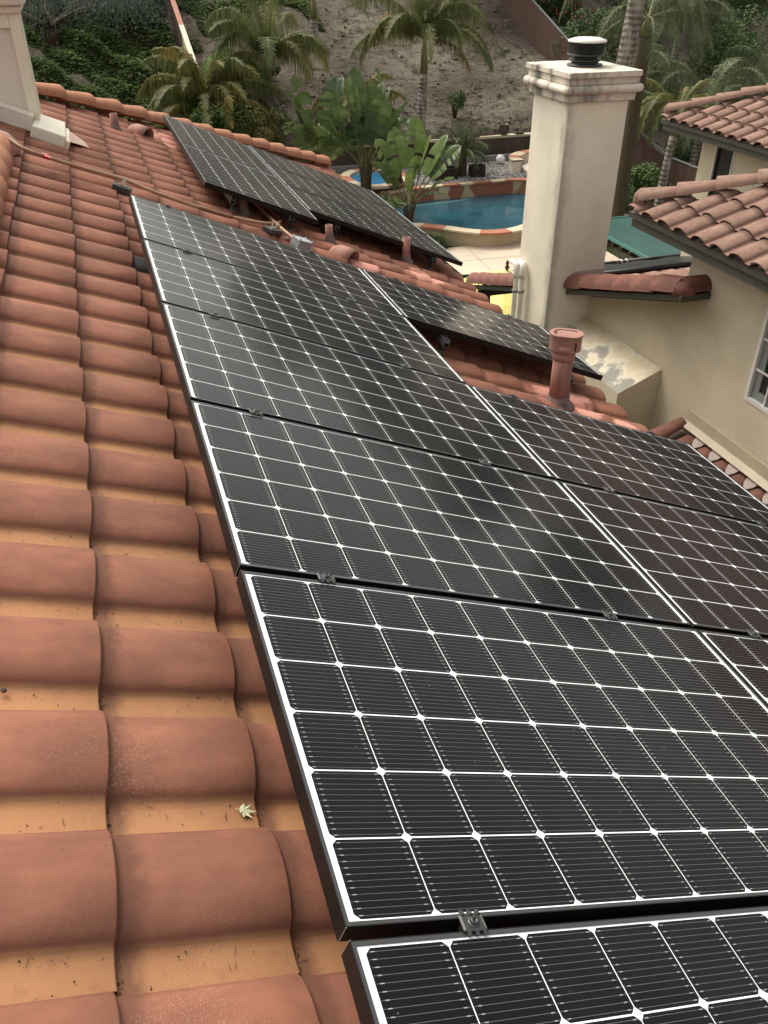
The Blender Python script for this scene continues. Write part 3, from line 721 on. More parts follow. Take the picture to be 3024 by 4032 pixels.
# ------------------------------------------------------------------ tiles
def prof(k, n_h=9, H=.060, hw=.188, pw=.128):
    pass
def tile_roof(name, material, M, u_nose, n_courses, expo, v_crest, n_tiles, pitch=.316, H=.060, lift=.026, clips=(), parent=None, dark=(), jit=.003, far_first=True, both=False, lip=.004, seed=1):
    """M: local (u down, v along, n out) to world; noses at u_nose - k*expo; first crest at v_crest, next ones towards -v; n = 0 at the pan."""
    rnd = random.Random(seed); mb = MB(); mb.useA = True
    hw = pitch * .74; pw = pitch - hw
    P = []
    for i in range(11):
        a = math.pi * i / 10
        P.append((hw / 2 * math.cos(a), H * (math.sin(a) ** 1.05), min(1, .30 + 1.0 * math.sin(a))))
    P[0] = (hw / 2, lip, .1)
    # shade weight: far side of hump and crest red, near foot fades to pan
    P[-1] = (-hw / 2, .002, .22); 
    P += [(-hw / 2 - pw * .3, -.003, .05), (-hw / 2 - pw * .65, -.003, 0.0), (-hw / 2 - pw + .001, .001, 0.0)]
    np_ = len(P)
    for c in range(n_courses):
        un = u_nose - c * expo; ut = un - expo - .035
        for tno in range(n_tiles):
            vc = v_crest - tno * pitch
            ok = True
            for (a, b, d, marg) in clips:
                if a * (un - expo / 2) + b * (vc - .03) > d + marg: ok = False
            if not ok: continue
            j1 = rnd.uniform(-jit, jit); jz = rnd.uniform(-.0025, .0025); jr = rnd.uniform(-.010, .010); rid = rnd.random(); dk = 0.0
            for (du, dv) in dark:
                if abs(un - expo / 2 - du) < expo / 2 and abs(vc - dv) < pitch / 2: dk = 1.0
            rows = []
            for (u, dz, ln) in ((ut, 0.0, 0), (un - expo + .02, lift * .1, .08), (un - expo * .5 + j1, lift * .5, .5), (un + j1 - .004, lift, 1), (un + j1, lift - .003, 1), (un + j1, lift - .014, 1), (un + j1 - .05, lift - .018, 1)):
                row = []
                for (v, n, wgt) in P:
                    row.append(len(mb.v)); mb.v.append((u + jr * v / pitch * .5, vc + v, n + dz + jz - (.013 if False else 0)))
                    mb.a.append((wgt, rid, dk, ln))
                rows.append(row)
            for r in range(len(rows) - 1):
                for q in range(np_ - 1):
                    mb.f.append((rows[r][q], rows[r][q + 1], rows[r + 1][q + 1], rows[r + 1][q])); mb.m.append(0); mb.sm.append(True)
    mb.v = [tuple(p) for p in mb.v]
    import bmesh
    me = bpy.data.meshes.new(name); me.from_pydata(mb.v, [], mb.f); me.materials.append(material)
    at = me.attributes.new('tile', 'FLOAT_COLOR', 'POINT'); fl = []
    for a in mb.a: fl += list(a)
    at.data.foreach_set('color', fl)
    me.polygons.foreach_set('use_smooth', [True] * len(me.polygons))
    if clips:
        bm = bmesh.new(); bm.from_mesh(me)
        for (a, b, d, marg) in clips:
            L = math.hypot(a, b)
            bmesh.ops.bisect_plane(bm, geom=bm.verts[:] + bm.edges[:] + bm.faces[:], plane_co=(a * d / L / L, b * d / L / L, 0), plane_no=(a / L, b / L, 0), clear_outer=True)
        bm.to_mesh(me); bm.free()
    me.transform(M)
    # sharp nose edge shading
    me.update()
    o = bpy.data.objects.new(name, me); COL.objects.link(o)
    if parent: chld(o, parent)
    return o
def half_tile_mesh(L=.44, r0=.118, r1=.135, th=.014, squash=.8):
    mb = MB(); mb.useA = True; n = 12
    for (x, r, dz) in ((0, r0, 0), (L * .5, (r0 + r1) / 2, .004), (L - .004, r1, .008), (L, r1 - .003, .008), (L, r1 - th, .008), (0, r0 - th, 0)):
        for k in range(n + 1):
            a = math.pi * k / n; mb.v.append((x, r * math.cos(a), r * math.sin(a) * squash + dz)); mb.a.append((.95, .5, 0))
    for i in range(5):
        for k in range(n): b = i * (n + 1) + k; mb.f.append((b, b + 1, b + n + 2, b + n + 1)); mb.m.append(0); mb.sm.append(True)
    return mb
def ridge_run(a, b, material, parent, name='ridge_tile', expo=.37, scale=1.0, up=None, endcap=False, squash=.8, seed=3, roll=0, r0=.104):
    """half-round tiles from a (high/overlapped end) to b (low end), each nose towards b"""
    a, b = Vector(a), Vector(b); d = (b - a); L = d.length; d.normalize(); n = max(1, round(L / expo)); e = L / n
    upv = Vector(up) if up else Vector((0, 0, 1)); y = upv.cross(d).normalized(); z = d.cross(y)
    rnd = random.Random(seed); first = None
    for k in range(n):
        if first is None:
            mb = half_tile_mesh(e + .05, r0 * scale, .142 * scale, th=.018, squash=squash); o = mb.build(name, material); first = o
        else: o = first.copy(); COL.objects.link(o)
        p = a + d * (k * e - .03)
        tilt = Matrix.Rotation(rnd.uniform(-.012, .012) - .01, 4, 'Y') @ Matrix.Rotation(rnd.uniform(-.03, .03) + roll, 4, 'X') @ Matrix.Rotation(rnd.uniform(-.015, .015), 4, 'Z')
        Mx = Matrix(((d.x, y.x, z.x, p.x), (d.y, y.y, z.y, p.y), (d.z, y.z, z.z, p.z), (0, 0, 0, 1)))
        o.matrix_world = Mx @ tilt; chld(o, parent)
    if endcap:
        mb = MB(); mb.useA = True; mb.lathe([(.128 * scale, -.03), (.122 * scale, .03), (.09 * scale, .075), (.04 * scale, .1), (0, .105)], seg=20); mb.a = [(.95, .2, 0)] * len(mb.v)
        Mx = Matrix(((0, y.x, d.x, b.x), (0, y.y, d.y, b.y), (0, y.z, d.z, b.z), (0, 0, 0, 1)))
        Mx = Matrix(((z.x, y.x, d.x, b.x), (z.y, y.y, d.y, b.y), (z.z, y.z, d.z, b.z), (0, 0, 0, 1)))
        o = mb.build('end_tile', material); o.matrix_world = Mx; chld(o, parent)

house = empty('house', (0, 0, G), 'cream stucco house with terracotta tiled roofs, two chimneys and olive trim', 'house')
bpy.context.view_layer.update()
PAN = -.223
Mroof = ROOF @ Matrix.Translation((0, 0, PAN))
# hip line in roof coordinates through (-.47,4.11) and (3.40,7.21)
ha, hb = Vector((-.60, 4.02)), Vector((3.42, 7.24))
hn = Vector((-(hb - ha).y, (hb - ha).x)).normalized(); hd = hn.dot(ha)
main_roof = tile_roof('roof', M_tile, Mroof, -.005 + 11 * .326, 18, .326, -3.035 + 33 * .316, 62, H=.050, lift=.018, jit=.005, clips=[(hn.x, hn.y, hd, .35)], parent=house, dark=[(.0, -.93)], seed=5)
ridge_run(rp(ha.x - 1.6, ha.y - 1.6 * .801, -.15), rp(hb.x, hb.y, -.15), M_ridge, main_roof, endcap=True, scale=1.08, seed=11)
# second plane over the hip (falls away from the view) and the plane left of the ridge
hipdir = (rp(hb.x, hb.y, PAN) - rp(ha.x, ha.y, PAN))
a = rp(hb.x, hb.y, PAN - .01); b = rp(ha.x - 1.6, ha.y - 1.28, PAN - .01)
mb = MB(); mb.face([a, (a.x - 6, a.y, a.z), (b.x - 3, b.y, b.z), b]); chld(mb.build('roof', M_tile), house)
mb = MB(); r0, r1 = rp(-.95, -9, -.2), rp(-.95, .95, -.2)
mb.face([r0, r1, r1 + Vector((-5, 0, -2)), r0 + Vector((-5, 0, -2))]); chld(mb.build('roof', M_tile), house)
# near left ridge
ridge_run(rp(-.85, -4.2, -.155), rp(-.85, .78, -.155), M_ridge, main_roof, scale=1.05, seed=4, up=rp(0, 0, 1))
mb = MB(); mb.useA = True
mb.lathe([(.20, -.04), (.195, .03), (.15, .09), (.08, .125), (0, .135)], seg=20, sx=1.0, sy=.85); mb.a = [(.9, .3, 0)] * len(mb.v); mb.xf(ROOF @ Matrix.Translation((-.86, .96, -.2)) @ Matrix.Rotation(-.5, 4, 'Y'))
chld(mb.build('ridge_end_mortar', simple('mortar bulb', (0.42, 0.27, 0.215), 0.95, 0.25, 12, 0.5)), main_roof)
# decking below tiles
mb = MB(); q = [rp(-2.3, -11, PAN - .03), rp(3.5, -11, PAN - .03), rp(3.5, hb.y, PAN - .03), rp(-2.3, ha.y - 1.36, PAN - .03)]
mb.face(q); chld(mb.build('roof_deck', M_wood), house)
# eave fascia and house body
ez = rp(3.5, 0, PAN - .03)
mb = MB(); mb.box2((ez.x - .02, -11, ez.z - .2), (ez.x + .03, hb.y - .1, ez.z - .005)); chld(mb.build('fascia', M_greentrim), house)
mb = MB(); mb.box2((-6, -11, G - .1), (2.9, 6.4, ez.z - .02)); chld(mb.build('wall', M_stucco), house)
mb = MB(); mb.box2((2.9, -11, ez.z - .06), (ez.x - .02, 6.9, ez.z - .04)); chld(mb.build('soffit', M_greentrim), house)

# left chimney
mb = MB(); xr, yf = -.557, 2.184
mb.box2((-1.75, yf + .03, -.3), (xr - .03, yf + .62, .93)); chim = chld(mb.build('chimney', M_stucco_l), house); chim['label'] = 'pale chimney at the top left corner, cut by the photo edge'
mb = MB(); mb.box2((xr - .075, yf, -.2), (xr, yf + .62, .90)); mb.box2((-1.75, yf, .80), (xr - .076, yf + .03, .93)); chld(mb.build('corner_trim', M_creamtrim, None, .006), chim)
mb = MB()
for k, (o_, za, zb) in enumerate(((.03, .90, .955), (.07, .956, 1.01), (.10, 1.012, 1.12), (.05, 1.121, 1.2))): mb.box2((-1.75 - o_, yf - o_, za), (xr + o_, yf + .62 + o_, zb))
chld(mb.build('chimney_cap', M_stucco_l, None, .015), chim)
mb = MB(); Mf = ROOF @ Matrix.Translation((0, 0, -.15))
# base flashing along the front
for (ua, ub) in ((-1.8, -.62),):
    mb.box2((ua, 1.98, -.015), (ub, 2.0, .10)); mb.box2((ua, 2.0, .085), (ub, 2.25, .10))
mb.xf(Mf); chld(mb.build('base_flashing', M_stucco_l), chim)
mb = MB(); mb.box2((-.62, 1.86, -.04), (-.36, 2.55, .055)); mb.box2((-.36, 1.9, -.045), (-.32, 2.5, .02)); mb.xf(Mf); chld(mb.build('corner_flashing', M_creamtrim, None, .01), chim)
mb = MB(); mb.face([(-.32, 1.95, .012), (-.16, 2.08, -.005), (-.2, 2.3, -.005), (-.32, 2.45, .012)]); mb.xf(Mf); chld(mb.build('flashing_skirt', simple('faded pink flashing', (.55, .36, .28), .6, .2, 9)), chim)

# ---- right wing walls
W = 6.1; EZ = -1.32
def wall_quad_box(lo, hi, name='wall', m=M_stucco): 
    mb = MB(); mb.box2(lo, hi); return chld(mb.build(name, m), house)
# main wall with window opening: y .71 .. -1.1 , z -2.77 .. -1.62
wy0, wy1, wz0, wz1 = -1.15, .71, -2.77, -1.62
mb = MB()
mb.box2((W, wy1, G), (W + .2, 2.05, EZ)); mb.box2((W, -6, G), (W + .2, wy0, EZ)); mb.box2((W, wy0, G), (W + .2, wy1, wz0)); mb.box2((W, wy0, wz1), (W + .2, wy1, EZ))
mb.box2((W + .2, 1.85, G), (11.5, 2.05, EZ)); mb.box2((W + .2, -6, G), (11.5, -5.8, EZ))
chld(mb.build('wall', M_stucco), house)
def shed_z(y): return -2.25 - .31 * (y - 3.0)
mb = MB()
def slopewall(x0, x1, y0, y1, drop):
    P = [(x0, y0, G), (x1, y0, G), (x1, y1, G), (x0, y1, G), (x0, y0, shed_z(y0) - drop), (x1, y0, shed_z(y0) - drop), (x1, y1, shed_z(y1) - drop), (x0, y1, shed_z(y1) - drop)]
    b = len(mb.v); mb.v += P; mb.a += [(0, 0, 0)] * 8
    for q in ((0, 3, 2, 1), (4, 5, 6, 7), (0, 1, 5, 4), (2, 3, 7, 6), (0, 4, 7, 3), (1, 2, 6, 5)): mb.f.append(tuple(b + i for i in q)); mb.m.append(0); mb.sm.append(False)
slopewall(W + .003, W + .2, 2.051, 5.2, .2)
chld(mb.build('wall', M_stucco), house)
# window
win = MB(); fr = .045; xo = W - .012
win.box2((xo, wy0, wz0), (xo + .04, wy0 + fr, wz1)); win.box2((xo, wy1 - fr, wz0), (xo + .04, wy1, wz1)); win.box2((xo, wy0 + fr, wz0), (xo + .04, wy1 - fr, wz0 + fr)); win.box2((xo, wy0 + fr, wz1 - fr), (xo + .04, wy1 - fr, wz1))
wo = chld(win.build('window', M_white), house); wo['label'] = 'white framed grid window at the right edge'
mb = MB(); mb.box2((W + .05, wy0 + fr, wz0 + fr), (W + .06, wy1 - fr, wz1 - fr)); chld(mb.build('pane', M_glass), wo)
mb = MB(); g = simple('grey window sash', (.22, .24, .23), .5)
for (a, b) in ((wy1 - fr - .10, wy1 - fr),): mb.box2((W + .028, a, wz0 + fr), (W + .049, b, wz1 - fr))
mb.box2((W + .028, wy0 + fr, wz0 + fr), (W + .049, wy1 - fr - .101, wz0 + fr + .09))
chld(mb.build('sash', g), wo)
mb = MB()
for z in (-2.40, -2.06, -1.78): mb.box2((W + .004, wy0 + fr, z - .01), (W + .02, wy1 - fr, z + .01))
for y in (.42, .13, -.16, -.45, -.74): mb.box2((W + .0045, y - .01, wz0 + fr), (W + .0205, y + .01, wz1 - fr))
chld(mb.build('glazing_bar', M_white), wo)

# hip roofs of the right wing
SL2 = math.atan(.38)
def hip_roof(xe, ye, ze, depth, width, label, seed):
    c2, s2 = math.cos(SL2), math.sin(SL2)
    # plane facing -x : u direction = down towards -x, v = +y ; noses at xe
    M = Matrix(((-c2, 0, -s2, xe), (0, 1, 0, 0), (-s2, 0, c2, ze - .085), (0, 0, 0, 1)))
    # u=0 at eave nose, going up negative u. hip: x-xe = ye-y  -> (-u c2) = ye - v  -> v - u*c2... v = ye + u*c2
    n_c = int(depth / c2 / .345) + 1
    # a*u + b*v <= d   :  v - c2*u <= ye   (u negative upslope)
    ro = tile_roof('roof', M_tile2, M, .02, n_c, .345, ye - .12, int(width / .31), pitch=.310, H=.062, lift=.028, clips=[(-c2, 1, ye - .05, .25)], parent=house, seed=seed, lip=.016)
    ro['label'] = label
    ap = Vector((xe + depth, ye - depth, ze + depth * .38))
    mb = MB()
    zz = ze - .1
    mb.face([(xe + .02, ye - .02, zz), (xe + .02, ye - width, zz), (xe + depth, ye - width, zz + depth * .38), (xe + depth, ye - depth, zz + depth * .38)])
    mb.face([(xe + .02, ye - .02, zz), (xe + depth, ye - depth, zz + depth * .38), (xe + depth * 2, ye - .02, zz)])
    chld(mb.build('roof_underlay', M_tile2), house)
    ridge_run(ap + Vector((0, 0, .0)), (xe + .10, ye - .10, ze + .035), M_tile2, ro, name='hip_tile', scale=1.0, endcap=True, seed=seed, expo=.40)
    # fascia / gutter
    mb = MB(); mb.box2((xe + .03, ye - width, ze - .26), (xe + .09, ye - .06, ze - .085)); mb.box2((xe + .0, ye - width, ze - .16), (xe + .03, ye - .02, ze - .10))
    mb.box2((xe + .09, ye - .12, ze - .26), (xe + 2 * depth, ye - .06, ze - .085))
    chld(mb.build('fascia', M_greentrim), house)
    mb = MB(); mb.box2((xe + .09, ye - width, ze - .24), (xe + .55, ye - .12, ze - .225)); mb.box2((xe + .55, ye - .6, ze - .24), (xe + 2 * depth, ye - .12, ze - .225)); chld(mb.build('soffit', M_greentrim), house)
hip_roof(5.58, 2.68, -1.12, 3.2, 9, 'weathered pink tile roof with hip tiles at the right, nearer one', 21)
hip_roof(9.26, 7.66, -1.10, 3.0, 9, 'weathered pink tile roof at the upper right, farther one', 22)
# far wall under third roof with window
mb = MB(); X3 = 9.8; a, b = 6.72, 6.22
mb.box2((X3, a, G), (X3 + .2, 7.1, -1.32)); mb.box2((X3, 2.1, G), (X3 + .2, b, -1.32)); mb.box2((X3, b, G), (X3 + .2, a, -2.9)); mb.box2((X3 + .2, 6.9, G), (14, 7.1, -1.32))
chld(mb.build('wall', M_stucco), house)
mb = MB(); mb.box2((X3 - .012, a - .03, -2.9), (X3 + .02, a, -1.33)); mb.box2((X3 - .012, b, -2.9), (X3 + .02, b + .03, -1.33)); wo = chld(mb.build('window', M_white), house)
mb = MB(); mb.box2((X3 + .05, b, -2.9), (X3 + .06, a, -1.33)); chld(mb.build('pane', M_glass), wo)
mb = MB(); mb.box2((X3 + .07, b, -2.9), (X3 + .3, a, -1.33)); chld(mb.build('dark_interior', simple('dark room', (.02, .02, .02), .9)), wo)  # black box behind the glass stands in for the room's darkness

# shed roof of the lower wing
t3 = math.atan(.31); c3, s3 = math.cos(t3), math.sin(t3)
Ms = Matrix(((0, -1, 0, 5.86), (c3, 0, s3, 3.0), (-s3, 0, c3, -2.25 - .075), (0, 0, 0, 1)))   # u -> +y down, v -> -x
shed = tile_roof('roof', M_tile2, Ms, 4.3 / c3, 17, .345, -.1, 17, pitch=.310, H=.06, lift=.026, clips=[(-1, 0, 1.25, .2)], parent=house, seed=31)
shed['label'] = 'low tiled patio roof behind the cream chimney'
# rake tiles along x = 5.86 and the short return
ridge_run((5.83, 1.72, shed_z(1.72) + -.03), (5.83, 4.06, shed_z(4.06) - .03), M_rake, shed, name='rake_tile', scale=1.22, expo=.40, seed=8, squash=1.0, r0=.131)
ridge_run((5.83, 5.1, shed_z(5.1) - .03), (5.83, 7.4, shed_z(7.4) - .03), M_rake, shed, name='rake_tile', scale=1.2, expo=.33, seed=9, squash=1.0, r0=.125)
ridge_run((6.09, 1.74, shed_z(1.74) + .0), (5.81, 1.74, shed_z(1.74) - .02), M_rake, shed, name='rake_tile', scale=1.0, seed=8, squash=1.0, r0=.13)
mb = MB(); mb.useA = True; mb.lathe([(0, -.05), (.12, -.04), (.148, .02), (.135, .08), (.09, .125), (0, .147)], (5.82, 1.73, shed_z(1.73) - .03), seg=20); mb.a = [(.95, .4, 0)] * len(mb.v)
chld(mb.build('corner_tile', M_rake), shed)
mb = MB()
for (ya, yb) in ((1.66, 4.07), (5.03, 7.4)):
    za, zb = shed_z(ya) - .055, shed_z(yb) - .055
    mb.face([(5.71, ya, za), (5.71, yb, zb), (5.71, yb, zb - .07), (5.71, ya, za - .07)]); mb.face([(5.77, ya, za), (5.77, yb, zb), (5.77, yb, zb - .07), (5.77, ya, za - .07)])
    mb.face([(5.71, ya, za - .07), (5.71, yb, zb - .07), (5.77, yb, zb - .07), (5.77, ya, za - .07)]); mb.face([(5.71, ya, za), (5.71, yb, zb), (5.77, yb, zb), (5.77, ya, za)])
z = shed_z(1.66) - .055
mb.box2((5.71, 1.60, z - .07), (6.10, 1.658, z + .0)); mb.box2((5.88, 7.3, shed_z(7.35) - .28), (11.1, 7.4, shed_z(7.35) - .1))
chld(mb.build('fascia', M_greentrim), house)
mb = MB(); mb.face([(5.87, 1.7, shed_z(1.7) - .11), (5.87, 7.3, shed_z(7.3) - .11), (11.1, 7.3, shed_z(7.3) - .11), (11.1, 1.7, shed_z(1.7) - .11)]); chld(mb.build('roof_deck', M_greentrim), house)
for (pa, pb) in ((5.90, 7.15), (5.90, 5.30), (10.9, 7.15)): mb = MB(); mb.box2((pa, pb, G), (pa + .13, pb + .13, shed_z(pb) - .24)); chld(mb.build('post', M_greentrim), house)
# sloped top buttress between chimney and wall
mb = MB(); P = [(5.52, 2.19, G), (6.099, 2.19, G), (6.099, 4.078, G), (5.52, 4.078, G), (5.52, 2.19, -3.32), (6.099, 2.19, -3.07), (6.099, 4.078, -3.07), (5.52, 4.078, -3.32)]
mb.v += P; mb.a += [(0, 0, 0)] * 8
for q in ((0, 3, 2, 1), (4, 5, 6, 7), (0, 1, 5, 4), (2, 3, 7, 6), (0, 4, 7, 3), (1, 2, 6, 5)): mb.f.append(q); mb.m.append(1 if q == (4, 5, 6, 7) else 0); mb.sm.append(False)
def ledge_mat():
    m, t, b = mat('mildewed ledge'); b.inputs['Roughness'].default_value = .9
    v = coords(t); c = t.nodes.new('ShaderNodeTexCoord'); sx = t.nodes.new('ShaderNodeSeparateXYZ'); t.links.new(c.outputs['Object'], sx.inputs[0])
    # mildew gathers on the low outer edge (object x small)
    mr = t.nodes.new('ShaderNodeMapRange'); mr.inputs['From Min'].default_value = 6.05; mr.inputs['From Max'].default_value = 5.5; mr.inputs['To Max'].default_value = .62; t.links.new(sx.outputs[0], mr.inputs[0])
    ad = t.nodes.new('ShaderNodeMath'); ad.operation = 'ADD'; t.links.new(mr.outputs[0], ad.inputs[0])
    nk = t.nodes.new('ShaderNodeMapRange'); nk.inputs['From Min'].default_value = .3; nk.inputs['From Max'].default_value = .7; t.links.new(noise(t, v, 3.4, 6, .6), nk.inputs[0]); t.links.new(nk.outputs[0], ad.inputs[1])
    col = mixc(t, ramp(t, ad.outputs[0], .45, 1.0), (0.56, 0.47, 0.32), (0.72, 0.68, 0.58))
    col = mixc(t, ramp(t, ad.outputs[0], .75, 1.5, (0, 0, 0), (.7, .7, .7)), col, (0.09, 0.085, 0.07))
    t.links.new(col, b.inputs['Base Color']); bump(t, b, noise(t, v, 45, 4), .5, .006); return m
o = mb.build('buttress', [M_stucco, ledge_mat()]); chld(o, house)

# main (right) chimney
cx0, cx1, cy0, cy1 = 5.44, 6.27, 4.08, 5.03
mb = MB(); mb.box2((cx0, cy0, G), (cx1, cy1, -.26)); chim = chld(mb.build('chimney', M_stucco_ch, None, .012), house); chim['label'] = 'tall cream chimney with stained moulded cap and black metal flue'
mb = MB()
for (o_, za, zb) in ((.055, -.275, -.175), (.075, -.0851, -.0), (.045, -.175, -.085)): mb.box2((cx0 - o_, cy0 - o_, za), (cx1 + o_, cy1 + o_, zb))
chld(mb.build('cap_band', M_cap, None, .01), chim)
mb = MB(); o_ = .08; zc = -.135; rr = .05
loop = [(cx0 - o_, cy0 - o_, zc), (cx1 + o_, cy0 - o_, zc), (cx1 + o_, cy1 + o_, zc), (cx0 - o_, cy1 + o_, zc)]
for k in range(4): mb.tube([loop[k], loop[(k + 1) % 4]], rr, seg=14, cap=False)
for p in loop: mb.lathe([(0, -rr), (rr * .7, -rr * .7), (rr, 0), (rr * .7, rr * .7), (0, rr)], p, seg=14)
chld(mb.build('roll_moulding', M_cap), chim)
mb = MB(); mb.box2((cx0 - .10, cy0 - .13, -.001), (cx1 + .06, cy1 + .11, .062)); chld(mb.build('cap_slab', M_cap, None, .006), chim)
fx, fy, fz = 5.86, 4.55, .062; FS = .80
mb = MB(); mb.lathe([(.22, 0), (.22, .03), (.17, .035), (.165, .06), (.20, .075), (.205, .095), (.15, .10), (.15, .13), (.225, .15), (.235, .165), (.225, .175), (.12, .18)], (fx, fy, fz), seg=36); mb.v = [(x, y, fz + (z - fz) * FS) for x, y, z in mb.v]
mb.lathe([(.12, .145), (.12, .255)], (fx, fy, fz), seg=20)
fl = chld(mb.build('flue', M_flue), chim)
mb = MB()
for k in range(40):
    a = 2 * math.pi * k / 40; mb.box((fx + .215 * math.cos(a), fy + .215 * math.sin(a), fz + .20), (.006, .006, .13))
for z in (.15, .17, .19, .21, .23, .25): mb.lathe([(.218, z), (.218, z + .006), (.213, z + .006), (.213, z)], (fx, fy, fz), seg=36)
chld(mb.build('mesh_screen', M_flue), chim)
MBc = MB(); MBc.lathe([(.232, .265), (.238, .27), (.236, .285), (.16, .308), (0, .317)], (fx, fy, fz), seg=36); chld(MBc.build('flue_lid', M_white), chim)
mb = MB(); mb.box2((cx1 + .001, 4.02, shed_z(4.1) + .0), (cx1 + .012, 5.05, shed_z(5) + .2)); mb.box2((5.80, cy0 - .012, shed_z(4.08) + .02), (cx1 + .012, cy0 - .001, shed_z(4.08) + .19)); chld(mb.build('chimney_flashing', simple('grey flashing', (.5, .47, .41), .6, .2, 5)), chim)

# white pipes clipped to the chimney
def elbow_pipe(x, y, ztop, dirv, label):
    p = [(x, y, G)] + [(x, y, ztop - .12)]
    for a in (0, 30, 60, 90): p.append((x + dirv[0] * .07 * (1 - math.cos(R(a))), y + dirv[1] * .07 * (1 - math.cos(R(a))), ztop - .07 + .07 * math.sin(R(a))))
    p.append((x + dirv[0] * .20, y + dirv[1] * .20, ztop))
    root = empty('plastic_pipe', (0, 0, 0), label, 'pipe', 'white pool heater pipes on the chimney')
    MB().tube(p, .036, seg=14).build('pipe_run', M_pvc, root)
    MB().tube([(x, y, ztop - .19)] + p[1:6], .046, seg=14).build('elbow', M_pvc, root)
    MB().lathe([(.047, 0), (.047, .035)], (x, y, ztop - .40)).build('strap', M_kerb, root)
elbow_pipe(5.37, 4.93, -2.52, (0, 1), 'white plastic pipe with elbow, left one of the pair beside the chimney')
elbow_pipe(5.36, 4.73, -2.46, (.2, .98), 'white plastic pipe with elbow, right one of the pair, closest to the chimney')

# lower brown roof against the wall
c4, s4 = CS, SN
Ml = Matrix(((-c4, 0, -s4, W - .02), (0, 1, 0, 0), (-s4, 0, c4, -3.60), (0, 0, 0, 1)))
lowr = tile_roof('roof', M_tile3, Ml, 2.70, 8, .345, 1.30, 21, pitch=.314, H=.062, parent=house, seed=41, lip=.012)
lowr['label'] = 'brown lower tile roof between the panels and the wall'
ridge_run((W - .05, 1.55, -3.50), (W - 2.4, 1.55, -3.50 - 2.35 * .416), M_tile3, lowr, name='rake_tile', scale=.85, seed=6)
mb = MB(); mb.face([(W, 1.6, -3.63), (W - 2.5, 1.6, -4.67), (W - 2.5, -5.5, -4.67), (W, -5.5, -3.63)]); mb.box2((W - 2.5, 1.58, -5), (W - .002, 1.66, -4.6)); chld(mb.build('roof_deck', M_wood), house)
mb = MB(); mb.box2((W - 2.4, -5.5, G), (W - .01, 1.5, -4.75)); chld(mb.build('wall', M_stucco), house)
mb = MB()
for k in range(9):   # mortar fillings against the wall between the barrels
    y = 1.30 - k * .314 - .155
    mb.face([(W - .001, y + .10, -3.455), (W - .001, y - .11, -3.455), (W - .10, y - .07, -3.555), (W - .17, y + .0, -3.615), (W - .11, y + .07, -3.56)])
chld(mb.build('mortar_fill', simple('pale mortar', (.42, .36, .32), .95, .15, 12, .4)), lowr)
mb = MB(); mb.box2((W - .012, -5.5, -3.46), (W - .001, 1.53, -3.30)); mb.face([(W - .013, 1.53, -3.44), (W - .013, -5.5, -3.44), (W - .09, -5.5, -3.49), (W - .09, 1.53, -3.49)])
chld(mb.build('wall_flashing', simple('painted wall flashing', (.50, .43, .31), .6, .12, 5)), lowr)

# ------------------------------------------------------------------ pool heater mats on the shed roof
def shp(x, y, h): return Vector((x, y, shed_z(y) + h))
for (xa, xb, lb) in ((6.35, 8.62, 'black solar pool heater mat beside the chimney on the low roof'), (8.66, 10.95, 'black solar pool heater mat on the low roof, right one near the upper wall')):
    root = empty('pool_heater', (0, 0, 0), lb, 'solar heater', 'black pool heater mats on the low roof')
    mb = MB(); ya, yb = 4.9, 7.35; nxx = 26; nyy = 16
    for i in range(nxx + 1):
        for j in range(nyy + 1):
            x = xa + (xb - xa) * i / nxx; y = ya + (yb - ya) * j / nyy
            h = .035 + .012 * math.sin(x * 9 + y * 2) + .015 * math.exp(-((x - (xa + xb) / 2) ** 2 * 8 + (y - 6) ** 2 * 9)) * 3
            mb.v.append(tuple(shp(x, y, h))); mb.a.append((0, 0, 0))
    for i in range(nxx):
        for j in range(nyy):
            b = i * (nyy + 1) + j; mb.f.append((b, b + nyy + 1, b + nyy + 2, b + 1)); mb.m.append(0); mb.sm.append(True)
    mb.build('tube_mat', M_mat, root)
    MB().tube([shp(xa, 4.88, .05), shp(xb, 4.88, .05)], .035, seg=12).build('header_pipe', M_mat, root)
    MB().tube([shp(xa, 7.37, .05), shp(xb, 7.37, .05)], .035, seg=12).build('header_pipe', M_mat, root)
    mb = MB()
    for dx in (.05, .16): mb.tube([shp(xa + dx, 7.37, .05), shp(xa + dx + .04, 7.37, .05)], .05, seg=12)
    mb.build('hose_clamp', M_bare, root)

# teal patio cover
root = empty('patio_cover', (13, 11.4, G), 'teal corrugated patio cover over the side yard behind the tile roof', 'patio cover')
bpy.context.view_layer.update()
mb = MB(); n = 90; xa, xb, ya, yb, zt = 11.2, 15.5, 9.75, 13.0, -4.5
for i in range(n + 1):
    y = ya + (yb - ya) * i / n; z = zt + .018 * math.sin(i * math.pi / 1.5)
    mb.v += [(xa, y, z), (xb, y, z + .06)]; mb.a += [(0, 0, 0)] * 2
for i in range(n): b = 2 * i; mb.f.append((b, b + 1, b + 3, b + 2)); mb.m.append(0); mb.sm.append(True)
chld(mb.build('corrugated_sheet', M_teal), root)
mb = MB(); mb.box2((xa - .02, ya, zt - .07), (xa + .02, yb, zt - .0)); mb.box2((xa, yb, zt - .05), (xb, yb + .03, zt + .04)); chld(mb.build('edge_trim', simple('pale teal trim', (.10, .25, .21), .5)), root)
mb = MB()
for k in range(9): y = ya + .15 + k * .38; mb.box2((xa - .06, y, zt - .18), (xb, y + .05, zt - .075))
mb.box2((xa + .25, ya, zt - .32), (xa + .33, yb, zt - .181)); chld(mb.build('rafter', M_wood), root)
mb = MB()
